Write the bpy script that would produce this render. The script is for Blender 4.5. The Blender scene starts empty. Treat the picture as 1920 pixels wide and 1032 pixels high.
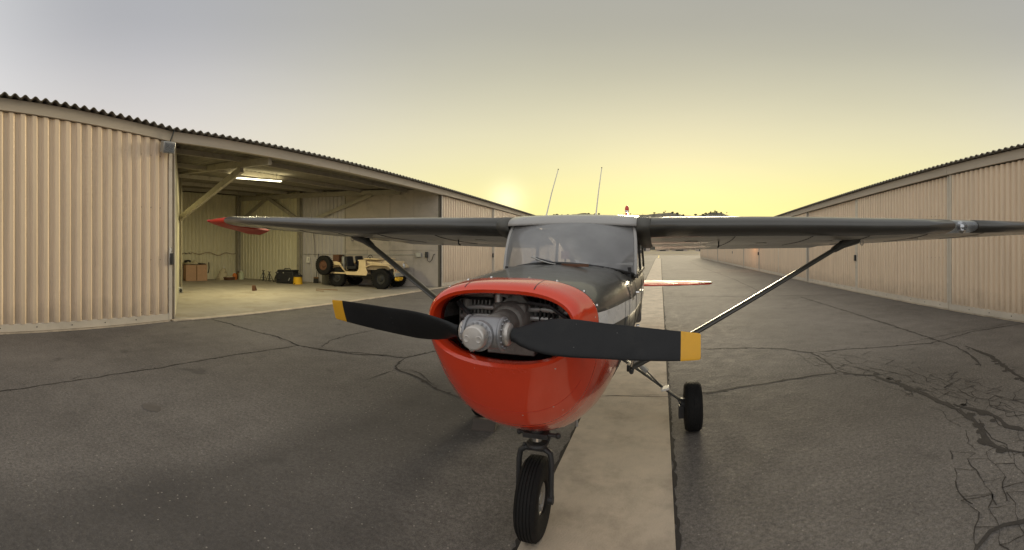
import bpy, math, random
from mathutils import Vector, Matrix
random.seed(7)
R = math.radians
PI = math.pi
scn = bpy.context.scene
C = scn.collection

# ---------------------------------------------------------------- camera
# a phone panorama: cylindrical projection, 800 px per radian of the 1920 px picture
cam_d = bpy.data.cameras.new("camera")
cam = bpy.data.objects.new("camera", cam_d)
C.objects.link(cam)
cam.location = (0, 0, 1.7)
cam.rotation_euler = (R(90), 0, 0.3475)
cam_d.type = 'PANO'
cam_d.panorama_type = 'CENTRAL_CYLINDRICAL'
cam_d.central_cylindrical_range_u_min = -1.2
cam_d.central_cylindrical_range_u_max = 1.2
cam_d.central_cylindrical_range_v_min = -(1032 - 467) / 800
cam_d.central_cylindrical_range_v_max = 467 / 800
cam_d.central_cylindrical_radius = 1.0
cam_d.clip_start = 0.02
cam_d.clip_end = 9000
scn.camera = cam

# ---------------------------------------------------------------- world
SUN_AZ = 0.06        # radians from +Y towards +X
SUN_EL = R(7.0)
world = bpy.data.worlds.new("World")
scn.world = world
world.use_nodes = True
wn = world.node_tree.nodes
wl = world.node_tree.links
wn.clear()
def wnode(t, **kw):
    n = wn.new(t)
    for k, v in kw.items():
        setattr(n, k, v)
    return n
def wmath(op, a, b=None, clamp=False):
    n = wnode('ShaderNodeMath', operation=op, use_clamp=clamp)
    for i, v in enumerate((a, b)):
        if v is None: continue
        if isinstance(v, (int, float)): n.inputs[i].default_value = v
        else: wl.new(v, n.inputs[i])
    return n.outputs[0]
tc = wnode('ShaderNodeTexCoord')
sep = wnode('ShaderNodeSeparateXYZ')
wl.new(tc.outputs['Generated'], sep.inputs[0])
el = wmath('MAXIMUM', sep.outputs['Z'], 0.0)
def wramp(stops):
    n = wnode('ShaderNodeValToRGB')
    n.color_ramp.interpolation = 'B_SPLINE'
    e = n.color_ramp.elements
    while len(e) < len(stops): e.new(0.5)
    for x, (p, c) in zip(e, stops):
        x.position = p
        x.color = (*c, 1)
    wl.new(el, n.inputs[0])
    return n.outputs[0]
west = wramp([(0.0, (1.03, .93, .32)), (.10, (1.01, .92, .36)), (.22, (.86, .79, .50)),
              (.34, (.63, .60, .44)), (.46, (.41, .40, .34)), (.60, (.42, .41, .38)), (1.0, (.58, .58, .58))])
side = wramp([(0.0, (.92, .78, .58)), (.12, (.86, .77, .62)), (.26, (.74, .70, .66)),
              (.38, (.57, .56, .57)), (.48, (.42, .425, .45)), (.62, (.44, .45, .47)), (1.0, (.58, .58, .58))])
east = wramp([(0.0, (2.05, 1.78, 1.34)), (.15, (2.15, 1.88, 1.46)), (.35, (1.98, 1.76, 1.46)),
              (.55, (1.45, 1.35, 1.22)), (.75, (.95, .92, .88)), (1.0, (.58, .58, .58))])
# horizontal angle to the afterglow
hx = wmath('MULTIPLY', sep.outputs['X'], math.sin(0.12))
hy = wmath('MULTIPLY', sep.outputs['Y'], math.cos(0.12))
hlen = wmath('SQRT', wmath('ADD', wmath('MULTIPLY', sep.outputs['X'], sep.outputs['X']),
                           wmath('MULTIPLY', sep.outputs['Y'], sep.outputs['Y'])))
cosaz = wmath('DIVIDE', wmath('ADD', hx, hy), wmath('MAXIMUM', hlen, 1e-4))
def smooth(v, a, b):
    n = wnode('ShaderNodeMapRange', interpolation_type='SMOOTHSTEP')
    n.inputs['From Min'].default_value = a
    n.inputs['From Max'].default_value = b
    wl.new(v, n.inputs['Value'])
    return n.outputs['Result']
def wmix(f, a, b):
    n = wnode('ShaderNodeMix', data_type='RGBA')
    wl.new(f, n.inputs[0]); wl.new(a, n.inputs[6]); wl.new(b, n.inputs[7])
    return n.outputs[2]
c1 = wmix(smooth(cosaz, -0.75, 0.20), east, side)
c2 = wmix(smooth(cosaz, 0.22, 1.0), c1, west)
# soft bright place where the sun has just gone down
GLOW_AZ = -0.36
sdir = Vector((math.sin(GLOW_AZ) * math.cos(R(6.5)), math.cos(GLOW_AZ) * math.cos(R(6.5)), math.sin(R(6.5))))
dt = wnode('ShaderNodeVectorMath', operation='DOT_PRODUCT')
wl.new(tc.outputs['Generated'], dt.inputs[0]); dt.inputs[1].default_value = sdir
gl = wmath('POWER', wmath('MAXIMUM', dt.outputs['Value'],  0.0), 1500.0)
glc = wnode('ShaderNodeMix', data_type='RGBA', blend_type='ADD')
wl.new(wmath('MULTIPLY', gl, 0.32), glc.inputs[0]); wl.new(c2, glc.inputs[6])
glc.inputs[7].default_value = (1.0, .95, .8, 1)
# thin uneven veil of high cloud so the gradient is not perfectly clean
nz = wnode('ShaderNodeTexNoise'); nz.inputs['Scale'].default_value = 2.2; nz.inputs['Detail'].default_value = 5
mp = wnode('ShaderNodeMapping'); mp.inputs['Scale'].default_value = (1, 1, 4.5)
wl.new(tc.outputs['Generated'], mp.inputs[0]); wl.new(mp.outputs[0], nz.inputs['Vector'])
vr = wnode('ShaderNodeMapRange'); vr.inputs['To Min'].default_value = .96; vr.inputs['To Max'].default_value = 1.04
wl.new(nz.outputs['Fac'], vr.inputs['Value'])
sc_ = wnode('ShaderNodeVectorMath', operation='SCALE')
wl.new(glc.outputs[2], sc_.inputs[0]); wl.new(vr.outputs[0], sc_.inputs['Scale'])
# the physical twilight sky, faint, on top of the graded one
nish = wnode('ShaderNodeTexSky', sky_type='NISHITA')
nish.sun_disc = False; nish.sun_elevation = SUN_EL; nish.sun_rotation = SUN_AZ
nsc = wnode('ShaderNodeVectorMath', operation='SCALE'); nsc.inputs['Scale'].default_value = 0.004
wl.new(nish.outputs[0], nsc.inputs[0])
adds = wnode('ShaderNodeVectorMath', operation='ADD')
wl.new(sc_.outputs[0], adds.inputs[0]); wl.new(nsc.outputs[0], adds.inputs[1])
bg = wnode('ShaderNodeBackground'); bg.inputs['Strength'].default_value = 1.0
wo = wnode('ShaderNodeOutputWorld')
wl.new(adds.outputs[0], bg.inputs['Color']); wl.new(bg.outputs[0], wo.inputs['Surface'])

# ---------------------------------------------------------------- sun (just above the hills, soft)
sl = bpy.data.lights.new("sun", 'SUN')
sl.energy = 3.6
sl.angle = R(18)
sl.color = (1.0, .84, .56)
so = bpy.data.objects.new("sun", sl)
C.objects.link(so)
so.location = (-20, 50, 20)
d = Vector((math.sin(SUN_AZ) * math.cos(SUN_EL), math.cos(SUN_AZ) * math.cos(SUN_EL), math.sin(SUN_EL)))
so.rotation_euler = d.to_track_quat('Z', 'Y').to_euler()

# ---------------------------------------------------------------- exposure
vs = scn.view_settings
vs.view_transform = 'Standard'
vs.look = 'None'
vs.exposure = 0.0
vs.gamma = 1.0
vs.use_curve_mapping = False
scn.cycles.max_bounces = 8
scn.cycles.transparent_max_bounces = 12
scn.cycles.sample_clamp_indirect = 6.0

# ---------------------------------------------------------------- materials
def mat(name, col, rough=0.6, metal=0.0, nscale=6.0, namt=0.12, bump=0.0, bscale=60.0,
        coat=0.0, grime=False, chips=None, stretch=(1, 1, 1), rvar=0.12, dirt=None, spec=0.5, emit=None):
    m = bpy.data.materials.new(name)
    m.use_nodes = True
    nt = m.node_tree
    n, l = nt.nodes, nt.links
    b = n['Principled BSDF']
    tc = n.new('ShaderNodeTexCoord')
    mp = n.new('ShaderNodeMapping'); mp.inputs['Scale'].default_value = stretch
    l.new(tc.outputs['Object'], mp.inputs[0])
    ns = n.new('ShaderNodeTexNoise'); ns.inputs['Scale'].default_value = nscale
    ns.inputs['Detail'].default_value = 8; ns.inputs['Roughness'].default_value = .62
    l.new(mp.outputs[0], ns.inputs['Vector'])
    mr = n.new('ShaderNodeMapRange')
    mr.inputs['From Min'].default_value = .25; mr.inputs['From Max'].default_value = .75
    mr.inputs['To Min'].default_value = 1 - namt; mr.inputs['To Max'].default_value = 1 + namt
    l.new(ns.outputs['Fac'], mr.inputs['Value'])
    sc = n.new('ShaderNodeVectorMath'); sc.operation = 'SCALE'
    sc.inputs[0].default_value = col
    l.new(mr.outputs[0], sc.inputs['Scale'])
    colout = sc.outputs[0]
    if dirt:
        dc, dscale, dlo, dhi = dirt
        dn = n.new('ShaderNodeTexNoise'); dn.inputs['Scale'].default_value = dscale
        dn.inputs['Detail'].default_value = 10; dn.inputs['Roughness'].default_value = .7
        l.new(mp.outputs[0], dn.inputs['Vector'])
        dm = n.new('ShaderNodeMapRange')
        dm.inputs['From Min'].default_value = dlo; dm.inputs['From Max'].default_value = dhi
        l.new(dn.outputs['Fac'], dm.inputs['Value'])
        mx = n.new('ShaderNodeMix'); mx.data_type = 'RGBA'
        l.new(dm.outputs[0], mx.inputs[0]); l.new(colout, mx.inputs[6])
        mx.inputs[7].default_value = (*dc, 1)
        colout = mx.outputs[2]
    def mixin(fac, c):
        x = n.new('ShaderNodeMix'); x.data_type = 'RGBA'
        l.new(fac, x.inputs[0]); l.new(colout, x.inputs[6]); x.inputs[7].default_value = (*c, 1)
        return x.outputs[2]
    if grime:   # splash dirt along the foot of the sheets, thin runs below the eaves
        sp = n.new('ShaderNodeSeparateXYZ'); l.new(tc.outputs['Object'], sp.inputs[0])
        gn = n.new('ShaderNodeTexNoise'); gn.inputs['Scale'].default_value = 2.6; gn.inputs['Detail'].default_value = 9; gn.inputs['Roughness'].default_value = .7
        l.new(tc.outputs['Object'], gn.inputs['Vector'])
        ga = n.new('ShaderNodeMath'); ga.operation = 'MULTIPLY_ADD'; ga.inputs[1].default_value = 1.1
        l.new(gn.outputs['Fac'], ga.inputs[0]); l.new(sp.outputs['Z'], ga.inputs[2])
        gm = n.new('ShaderNodeMapRange'); gm.inputs['From Min'].default_value = .55; gm.inputs['From Max'].default_value = 1.25
        gm.inputs['To Min'].default_value = .55; gm.inputs['To Max'].default_value = 0
        l.new(ga.outputs[0], gm.inputs['Value']); colout = mixin(gm.outputs[0], (.36, .28, .20))
        rn = n.new('ShaderNodeTexNoise'); rn.inputs['Scale'].default_value = 1; rn.inputs['Detail'].default_value = 5
        rmp = n.new('ShaderNodeMapping'); rmp.inputs['Scale'].default_value = (14, 14, .5)
        l.new(tc.outputs['Object'], rmp.inputs[0]); l.new(rmp.outputs[0], rn.inputs['Vector'])
        rm = n.new('ShaderNodeMapRange'); rm.inputs['From Min'].default_value = .60; rm.inputs['From Max'].default_value = .80; rm.inputs['To Max'].default_value = .45
        l.new(rn.outputs['Fac'], rm.inputs['Value']); colout = mixin(rm.outputs[0], (.42, .30, .22))
    if chips:   # stone chips
        cv = n.new('ShaderNodeTexVoronoi'); cv.inputs['Scale'].default_value = chips[0]
        l.new(tc.outputs['Object'], cv.inputs['Vector'])
        cs = n.new('ShaderNodeSeparateColor'); l.new(cv.outputs['Color'], cs.inputs[0])
        c1_ = n.new('ShaderNodeMath'); c1_.operation = 'LESS_THAN'; c1_.inputs[1].default_value = chips[1]; l.new(cv.outputs['Distance'], c1_.inputs[0])
        c2_ = n.new('ShaderNodeMath'); c2_.operation = 'GREATER_THAN'; c2_.inputs[1].default_value = chips[2]; l.new(cs.outputs[0], c2_.inputs[0])
        c3_ = n.new('ShaderNodeMath'); c3_.operation = 'MULTIPLY'; l.new(c1_.outputs[0], c3_.inputs[0]); l.new(c2_.outputs[0], c3_.inputs[1])
        colout = mixin(c3_.outputs[0], chips[3])
    l.new(colout, b.inputs['Base Color'])
    b.inputs['Metallic'].default_value = metal
    b.inputs['Specular IOR Level'].default_value = spec
    rr = n.new('ShaderNodeMapRange')
    rr.inputs['From Min'].default_value = .3; rr.inputs['From Max'].default_value = .7
    rr.inputs['To Min'].default_value = max(.02, rough - rvar); rr.inputs['To Max'].default_value = min(1, rough + rvar)
    l.new(ns.outputs['Fac'], rr.inputs['Value'])
    l.new(rr.outputs[0], b.inputs['Roughness'])
    if coat:
        b.inputs['Coat Weight'].default_value = coat
        b.inputs['Coat Roughness'].default_value = .06
    if bump:
        bn = n.new('ShaderNodeTexNoise'); bn.inputs['Scale'].default_value = bscale
        bn.inputs['Detail'].default_value = 6
        l.new(tc.outputs['Object'], bn.inputs['Vector'])
        bp = n.new('ShaderNodeBump'); bp.inputs['Strength'].default_value = bump
        bp.inputs['Distance'].default_value = .01
        l.new(bn.outputs['Fac'], bp.inputs['Height'])
        l.new(bp.outputs[0], b.inputs['Normal'])
    if emit:
        b.inputs['Emission Color'].default_value = (*emit[0], 1)
        b.inputs['Emission Strength'].default_value = emit[1]
    return m

def asphalt_mat():
    m = bpy.data.materials.new('asphalt')
    m.use_nodes = True
    n, l = m.node_tree.nodes, m.node_tree.links
    b = n['Principled BSDF']
    tc = n.new('ShaderNodeTexCoord')
    P = tc.outputs['Object']
    def noise(s, d=6, r=.6, vec=None):
        x = n.new('ShaderNodeTexNoise'); x.inputs['Scale'].default_value = s
        x.inputs['Detail'].default_value = d; x.inputs['Roughness'].default_value = r
        l.new(vec or P, x.inputs['Vector']); return x.outputs['Fac']
    def rng(v, a, b_, c, d_):
        x = n.new('ShaderNodeMapRange')
        for k, val in zip(('From Min', 'From Max', 'To Min', 'To Max'), (a, b_, c, d_)): x.inputs[k].default_value = val
        l.new(v, x.inputs['Value']); return x.outputs[0]
    def mul(a, b_):
        x = n.new('ShaderNodeMath'); x.operation = 'MULTIPLY'
        for i, v in enumerate((a, b_)):
            if isinstance(v, (int, float)): x.inputs[i].default_value = v
            else: l.new(v, x.inputs[i])
        return x.outputs[0]
    def mixc(f, a, bcol):
        x = n.new('ShaderNodeMix'); x.data_type = 'RGBA'
        l.new(f, x.inputs[0]); l.new(a, x.inputs[6]); x.inputs[7].default_value = (*bcol, 1); return x.outputs[2]
    big = rng(noise(.35, 6, .6), .3, .7, .78, 1.22)
    mid = rng(noise(2.2, 7, .7), .3, .7, .86, 1.14)
    fine = rng(noise(34, 5, .9), .34, .66, .58, 1.42)
    grit = rng(noise(190, 3, .8), .3, .7, .6, 1.45)
    f = mul(mul(big, mid), mul(fine, grit))
    sc = n.new('ShaderNodeVectorMath'); sc.operation = 'SCALE'
    sc.inputs[0].default_value = (.138, .126, .114)
    l.new(f, sc.inputs['Scale'])
    # darker band left of the concrete strip, ragged edge, fading out farther along
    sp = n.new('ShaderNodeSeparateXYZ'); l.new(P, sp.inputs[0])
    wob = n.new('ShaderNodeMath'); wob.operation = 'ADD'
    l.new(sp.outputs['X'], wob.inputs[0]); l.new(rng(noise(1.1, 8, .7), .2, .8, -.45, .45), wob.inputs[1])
    dark_band = mul(rng(wob.outputs[0], -3.25, -2.75, 0, 1), rng(wob.outputs[0], -1.75, -1.15, 1, 0))
    dark_band = mul(dark_band, rng(noise(.6, 5, .6), .3, .62, .25, .75))
    dark_band = mul(dark_band, rng(sp.outputs['Y'], 4.0, 7.5, 1, 0))
    c = mixc(dark_band, sc.outputs[0], (.056, .052, .049))
    # pale chips of aggregate
    vo = n.new('ShaderNodeTexVoronoi'); vo.inputs['Scale'].default_value = 26
    l.new(P, vo.inputs['Vector'])
    sepc = n.new('ShaderNodeSeparateColor'); l.new(vo.outputs['Color'], sepc.inputs[0])
    chip = mul(rng(vo.outputs['Distance'], .09, .20, 1, 0), rng(sepc.outputs[0], .76, .84, 0, 1))
    c = mixc(mul(chip, .8), c, (.34, .31, .27))
    vo2 = n.new('ShaderNodeTexVoronoi'); vo2.inputs['Scale'].default_value = 95
    l.new(P, vo2.inputs['Vector'])
    pit = rng(vo2.outputs['Distance'], .12, .3, 1, 0)
    c = mixc(mul(pit, .5), c, (.03, .028, .026))
    # oil drips and tyre scuffs
    st = rng(noise(1.6, 4, .5), .66, .72, 0, .65)
    c = mixc(st, c, (.07, .065, .06))
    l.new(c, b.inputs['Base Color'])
    l.new(rng(noise(4, 5, .7), .3, .7, .74, .92), b.inputs['Roughness'])
    b.inputs['Specular IOR Level'].default_value = .22
    h = n.new('ShaderNodeMath'); h.operation = 'ADD'
    l.new(noise(70, 4, .8), h.inputs[0]); l.new(vo.outputs['Distance'], h.inputs[1])
    bp = n.new('ShaderNodeBump'); bp.inputs['Strength'].default_value = .4; bp.inputs['Distance'].default_value = .006
    l.new(h.outputs[0], bp.inputs['Height']); l.new(bp.outputs[0], b.inputs['Normal'])
    return m

def glass_mat(name, tint, haze, hazecol, refl=.5):
    m = bpy.data.materials.new(name)
    m.use_nodes = True
    n, l = m.node_tree.nodes, m.node_tree.links
    n.clear()
    out = n.new('ShaderNodeOutputMaterial')
    tr = n.new('ShaderNodeBsdfTransparent'); tr.inputs[0].default_value = (*tint, 1)
    df = n.new('ShaderNodeBsdfDiffuse'); df.inputs[0].default_value = (*hazecol, 1)
    tl = n.new('ShaderNodeBsdfTranslucent'); tl.inputs[0].default_value = (*hazecol, 1)
    gs = n.new('ShaderNodeBsdfGlossy'); gs.inputs[0].default_value = (1, 1, 1, 1); gs.inputs['Roughness'].default_value = .03
    fr = n.new('ShaderNodeFresnel'); fr.inputs[0].default_value = 1.5
    ns = n.new('ShaderNodeTexNoise'); ns.inputs['Scale'].default_value = 5; ns.inputs['Detail'].default_value = 8
    tcn = n.new('ShaderNodeTexCoord'); l.new(tcn.outputs['Object'], ns.inputs['Vector'])
    mr = n.new('ShaderNodeMapRange'); mr.inputs['To Min'].default_value = haze * .7; mr.inputs['To Max'].default_value = haze * 1.3
    l.new(ns.outputs['Fac'], mr.inputs['Value'])
    m0 = n.new('ShaderNodeMixShader'); m0.inputs[0].default_value = .5
    l.new(df.outputs[0], m0.inputs[1]); l.new(tl.outputs[0], m0.inputs[2])
    m1 = n.new('ShaderNodeMixShader'); l.new(mr.outputs[0], m1.inputs[0])
    l.new(tr.outputs[0], m1.inputs[1]); l.new(m0.outputs[0], m1.inputs[2])
    fm = n.new('ShaderNodeMath'); fm.operation = 'MULTIPLY'; fm.inputs[1].default_value = refl * 2
    l.new(fr.outputs[0], fm.inputs[0])
    m2 = n.new('ShaderNodeMixShader'); l.new(fm.outputs[0], m2.inputs[0])
    l.new(m1.outputs[0], m2.inputs[1]); l.new(gs.outputs[0], m2.inputs[2])
    l.new(m2.outputs[0], out.inputs['Surface'])
    return m

M = {}
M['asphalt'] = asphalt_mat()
M['field'] = mat('dry_field', (.22, .18, .11), .95, spec=.05, nscale=.05, namt=.3)
M['taxiway'] = mat('far_taxiway', (.20, .175, .15), .95, spec=.08, nscale=.1, namt=.15)
M['line'] = mat('yellow_line', (.55, .40, .08), .8, nscale=3, namt=.3)
M['concrete'] = mat('concrete', (.52, .44, .34), .9, nscale=3.5, namt=.2, bump=.35, bscale=90,
                    dirt=((.30, .25, .19), 2.2, .46, .72))
M['concrete_floor'] = mat('concrete_floor', (.36, .325, .27), .8, nscale=1.3, namt=.2, bump=.15, bscale=60,
                          dirt=((.24, .20, .14), .9, .5, .75))
M['tar'] = mat('crack_tar', (.050, .045, .041), .95, spec=.1, nscale=8, namt=.3, bump=.5, bscale=60)
M['tarfill'] = mat('old_crack_filler', (.050, .045, .041), .85, spec=.2, nscale=8, namt=.3, bump=.4, bscale=60)
M['steel'] = mat('beige_painted_steel', (.76, .61, .445), .45, nscale=1.2, namt=.10, stretch=(5, 5, .35), bump=.05, bscale=8,
                 dirt=((.50, .40, .30), 1.1, .60, .88), grime=True)
M['steel_cream'] = mat('cream_painted_steel', (.76, .63, .44), .45, nscale=1.2, namt=.07, stretch=(5, 5, .35))
M['trim'] = mat('pale_door_trim', (.60, .54, .45), .5, nscale=2, namt=.12, dirt=((.38, .33, .26), 3, .58, .8))
M['fascia'] = mat('fascia_board', (.50, .435, .35), .65, nscale=2, namt=.15, stretch=(1, .4, 3), dirt=((.33, .28, .22), 2, .55, .8))
M['roofing'] = mat('fibre_cement_roofing', (.19, .175, .145), .9, nscale=3, namt=.25, bump=.3, bscale=40)
M['inside_steel'] = mat('cream_interior_sheet', (.68, .64, .47), .5, nscale=1.2, namt=.1, stretch=(4, 4, .4), dirt=((.48, .44, .28), 1.2, .55, .8))
M['grey_sheet'] = mat('grey_interior_sheet', (.50, .47, .46), .55, nscale=1.2, namt=.1, stretch=(4, 4, .4))
M['drywall'] = mat('plaster_board', (.47, .42, .36), .9, nscale=1.1, namt=.16, dirt=((.30, .27, .23), 1.0, .52, .75))
M['beam'] = mat('steel_beam', (.37, .34, .275), .6, nscale=3, namt=.15, dirt=((.14, .12, .09), 4, .55, .8))
M['darkpost'] = mat('dark_door_post', (.13, .115, .09), .6, nscale=3, namt=.15)
M['darkmetal'] = mat('dark_metal', (.03, .03, .03), .5, nscale=12, namt=.3)
M['stain'] = mat('oil_stain', (.10, .088, .078), .7, nscale=8, namt=.3)
M['rusty_screw'] = mat('rusty_screw', (.22, .15, .10), .7)
M['galv'] = mat('galvanised_metal', (.42, .42, .40), .45, metal=.6, nscale=14, namt=.2)
M['white'] = mat('white_plastic', (.72, .70, .66), .5, nscale=10, namt=.05)
M['tube'] = mat('lit_tube', (.9, .9, .8), .4, emit=((1.0, .93, .62), 5.0))
M['redpaint'] = mat('red_paint', (.72, .052, .012), .22, nscale=2.5, namt=.06, coat=.8, chips=(26, .10, .86, (.55, .42, .35)), bump=.012, bscale=10,
                    dirt=((.46, .03, .014), 4, .66, .85))
M['redtip'] = mat('faded_red_gelcoat', (.56, .035, .014), .55, nscale=2.5, namt=.08, spec=.3)
M['blackpaint'] = mat('black_paint', (.062, .060, .052), .42, nscale=3, namt=.25, coat=.4, bump=.008, bscale=6,
                      dirt=((.06, .056, .046), 4, .52, .85))
M['whitepaint'] = mat('white_paint', (.80, .79, .76), .3, nscale=3, namt=.05, coat=.4, dirt=((.5, .47, .4), 5, .58, .8))
M['greypaint'] = mat('dark_grey_paint', (.085, .082, .070), .55, nscale=3, namt=.15, coat=.0)
M['wingskin'] = mat('wing_underside_skin', (.48, .46, .39), .38, nscale=2, namt=.12, coat=.25, bump=.03, bscale=5,
                    dirt=((.22, .20, .17), 2.5, .52, .8), stretch=(.5, 2.5, 1))
M['roofskin'] = mat('cabin_roof_skin', (.36, .35, .33), .32, nscale=3, namt=.08, coat=.3)
M['propblack'] = mat('propeller_black', (.011, .0115, .0125), .55, spec=.3, nscale=7, namt=.3, bump=.06, bscale=140, dirt=((.022, .022, .021), 8, .5, .8), chips=(60, .10, .93, (.16, .155, .15)))
M['propyellow'] = mat('propeller_yellow', (.70, .36, .018), .5, nscale=7, namt=.1, dirt=((.5, .27, .03), 12, .58, .8))
M['hub'] = mat('cast_hub', (.30, .30, .31), .42, metal=.5, nscale=16, namt=.14, bump=.08, bscale=120)
M['hubcap'] = mat('hub_dome', (.54, .51, .475), .36, metal=.55, nscale=14, namt=.14, dirt=((.3, .27, .23), 20, .55, .75))
M['castiron'] = mat('engine_casting', (.20, .19, .17), .6, metal=.2, nscale=20, namt=.3, bump=.15, bscale=90, dirt=((.06, .055, .05), 9, .5, .75))
M['engineblack'] = mat('engine_black', (.018, .017, .016), .55, nscale=20, namt=.3)
M['hose'] = mat('rubber_hose', (.03, .03, .032), .6, nscale=20, namt=.3)
M['chrome'] = mat('chrome', (.75, .74, .72), .14, metal=1.0, nscale=9, namt=.05, rvar=.05)
M['rubber'] = mat('tyre_rubber', (.012, .0115, .011), .85, spec=.25, nscale=12, namt=.3, bump=.15, bscale=80, dirt=((.030, .027, .024), 9, .55, .85))
M['rim'] = mat('wheel_rim', (.40, .385, .35), .4, metal=.5, nscale=10, namt=.2)
M['leather'] = mat('cabin_upholstery', (.20, .19, .18), .7, nscale=10, namt=.2)
M['liner'] = mat('cabin_lining', (.50, .49, .47), .8, nscale=6, namt=.1)
M['glass'] = glass_mat('windshield_acrylic', (.92, .93, .94), .50, (.80, .80, .80), .5)
M['sideglass'] = glass_mat('side_window_acrylic', (.92, .93, .94), .07, (.6, .6, .6), .5)
M['clearlens'] = glass_mat('clear_lens', (.9, .92, .95), .25, (.7, .75, .8), .6)
M['redlens'] = mat('red_lens', (.62, .035, .02), .2, nscale=8, namt=.05, coat=.5)
M['placard'] = mat('pink_placard', (.55, .30, .29), .7, nscale=30, namt=.1)
M['jeepbody'] = mat('tan_jeep_paint', (.72, .57, .34), .5, nscale=3, namt=.1, dirt=((.44, .32, .15), 4, .56, .8))
M['jeepgrille'] = mat('jeep_grille_tan', (.42, .33, .20), .6, nscale=6, namt=.12)
M['rust'] = mat('rusty_steel', (.12, .055, .03), .8, nscale=14, namt=.35)
M['card'] = mat('cardboard', (.50, .31, .20), .85, nscale=6, namt=.12)
M['cloth'] = mat('pale_cloth', (.55, .48, .33), .9, nscale=12, namt=.15)
M['bag'] = mat('black_nylon', (.016, .016, .018), .75, nscale=20, namt=.3, bump=.2, bscale=160)
M['yellowplastic'] = mat('yellow_plastic', (.72, .42, .02), .4, nscale=8, namt=.06)
M['orange'] = mat('orange_plastic', (.65, .20, .05), .45, nscale=8, namt=.06)
M['paleplastic'] = mat('pale_green_plastic', (.55, .60, .42), .45, nscale=8, namt=.06)
M['wood'] = mat('brown_wood', (.20, .11, .05), .7, nscale=4, namt=.3, stretch=(1, 8, 8))
M['chockwood'] = mat('weathered_wood', (.075, .062, .052), .85, nscale=5, namt=.3, stretch=(1, 8, 8))
M['paper'] = mat('paper_tag', (.78, .76, .72), .9, nscale=10, namt=.04)
M['hill'] = mat('dark_scrub_hill', (.055, .052, .035), .95, nscale=.02, namt=.35)
M['leaf'] = mat('dark_foliage', (.045, .050, .025), .9, nscale=.6, namt=.4)
M['bark'] = mat('tree_bark', (.06, .05, .035), .95, nscale=2, namt=.3)
M['shed'] = mat('distant_shed_wall', (.40, .34, .29), .8, nscale=.3, namt=.15)
M['lamp_orange'] = mat('amber_lamp_glass', (.9, .5, .15), .4, emit=((1.0, .45, .12), 4.0))

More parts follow.
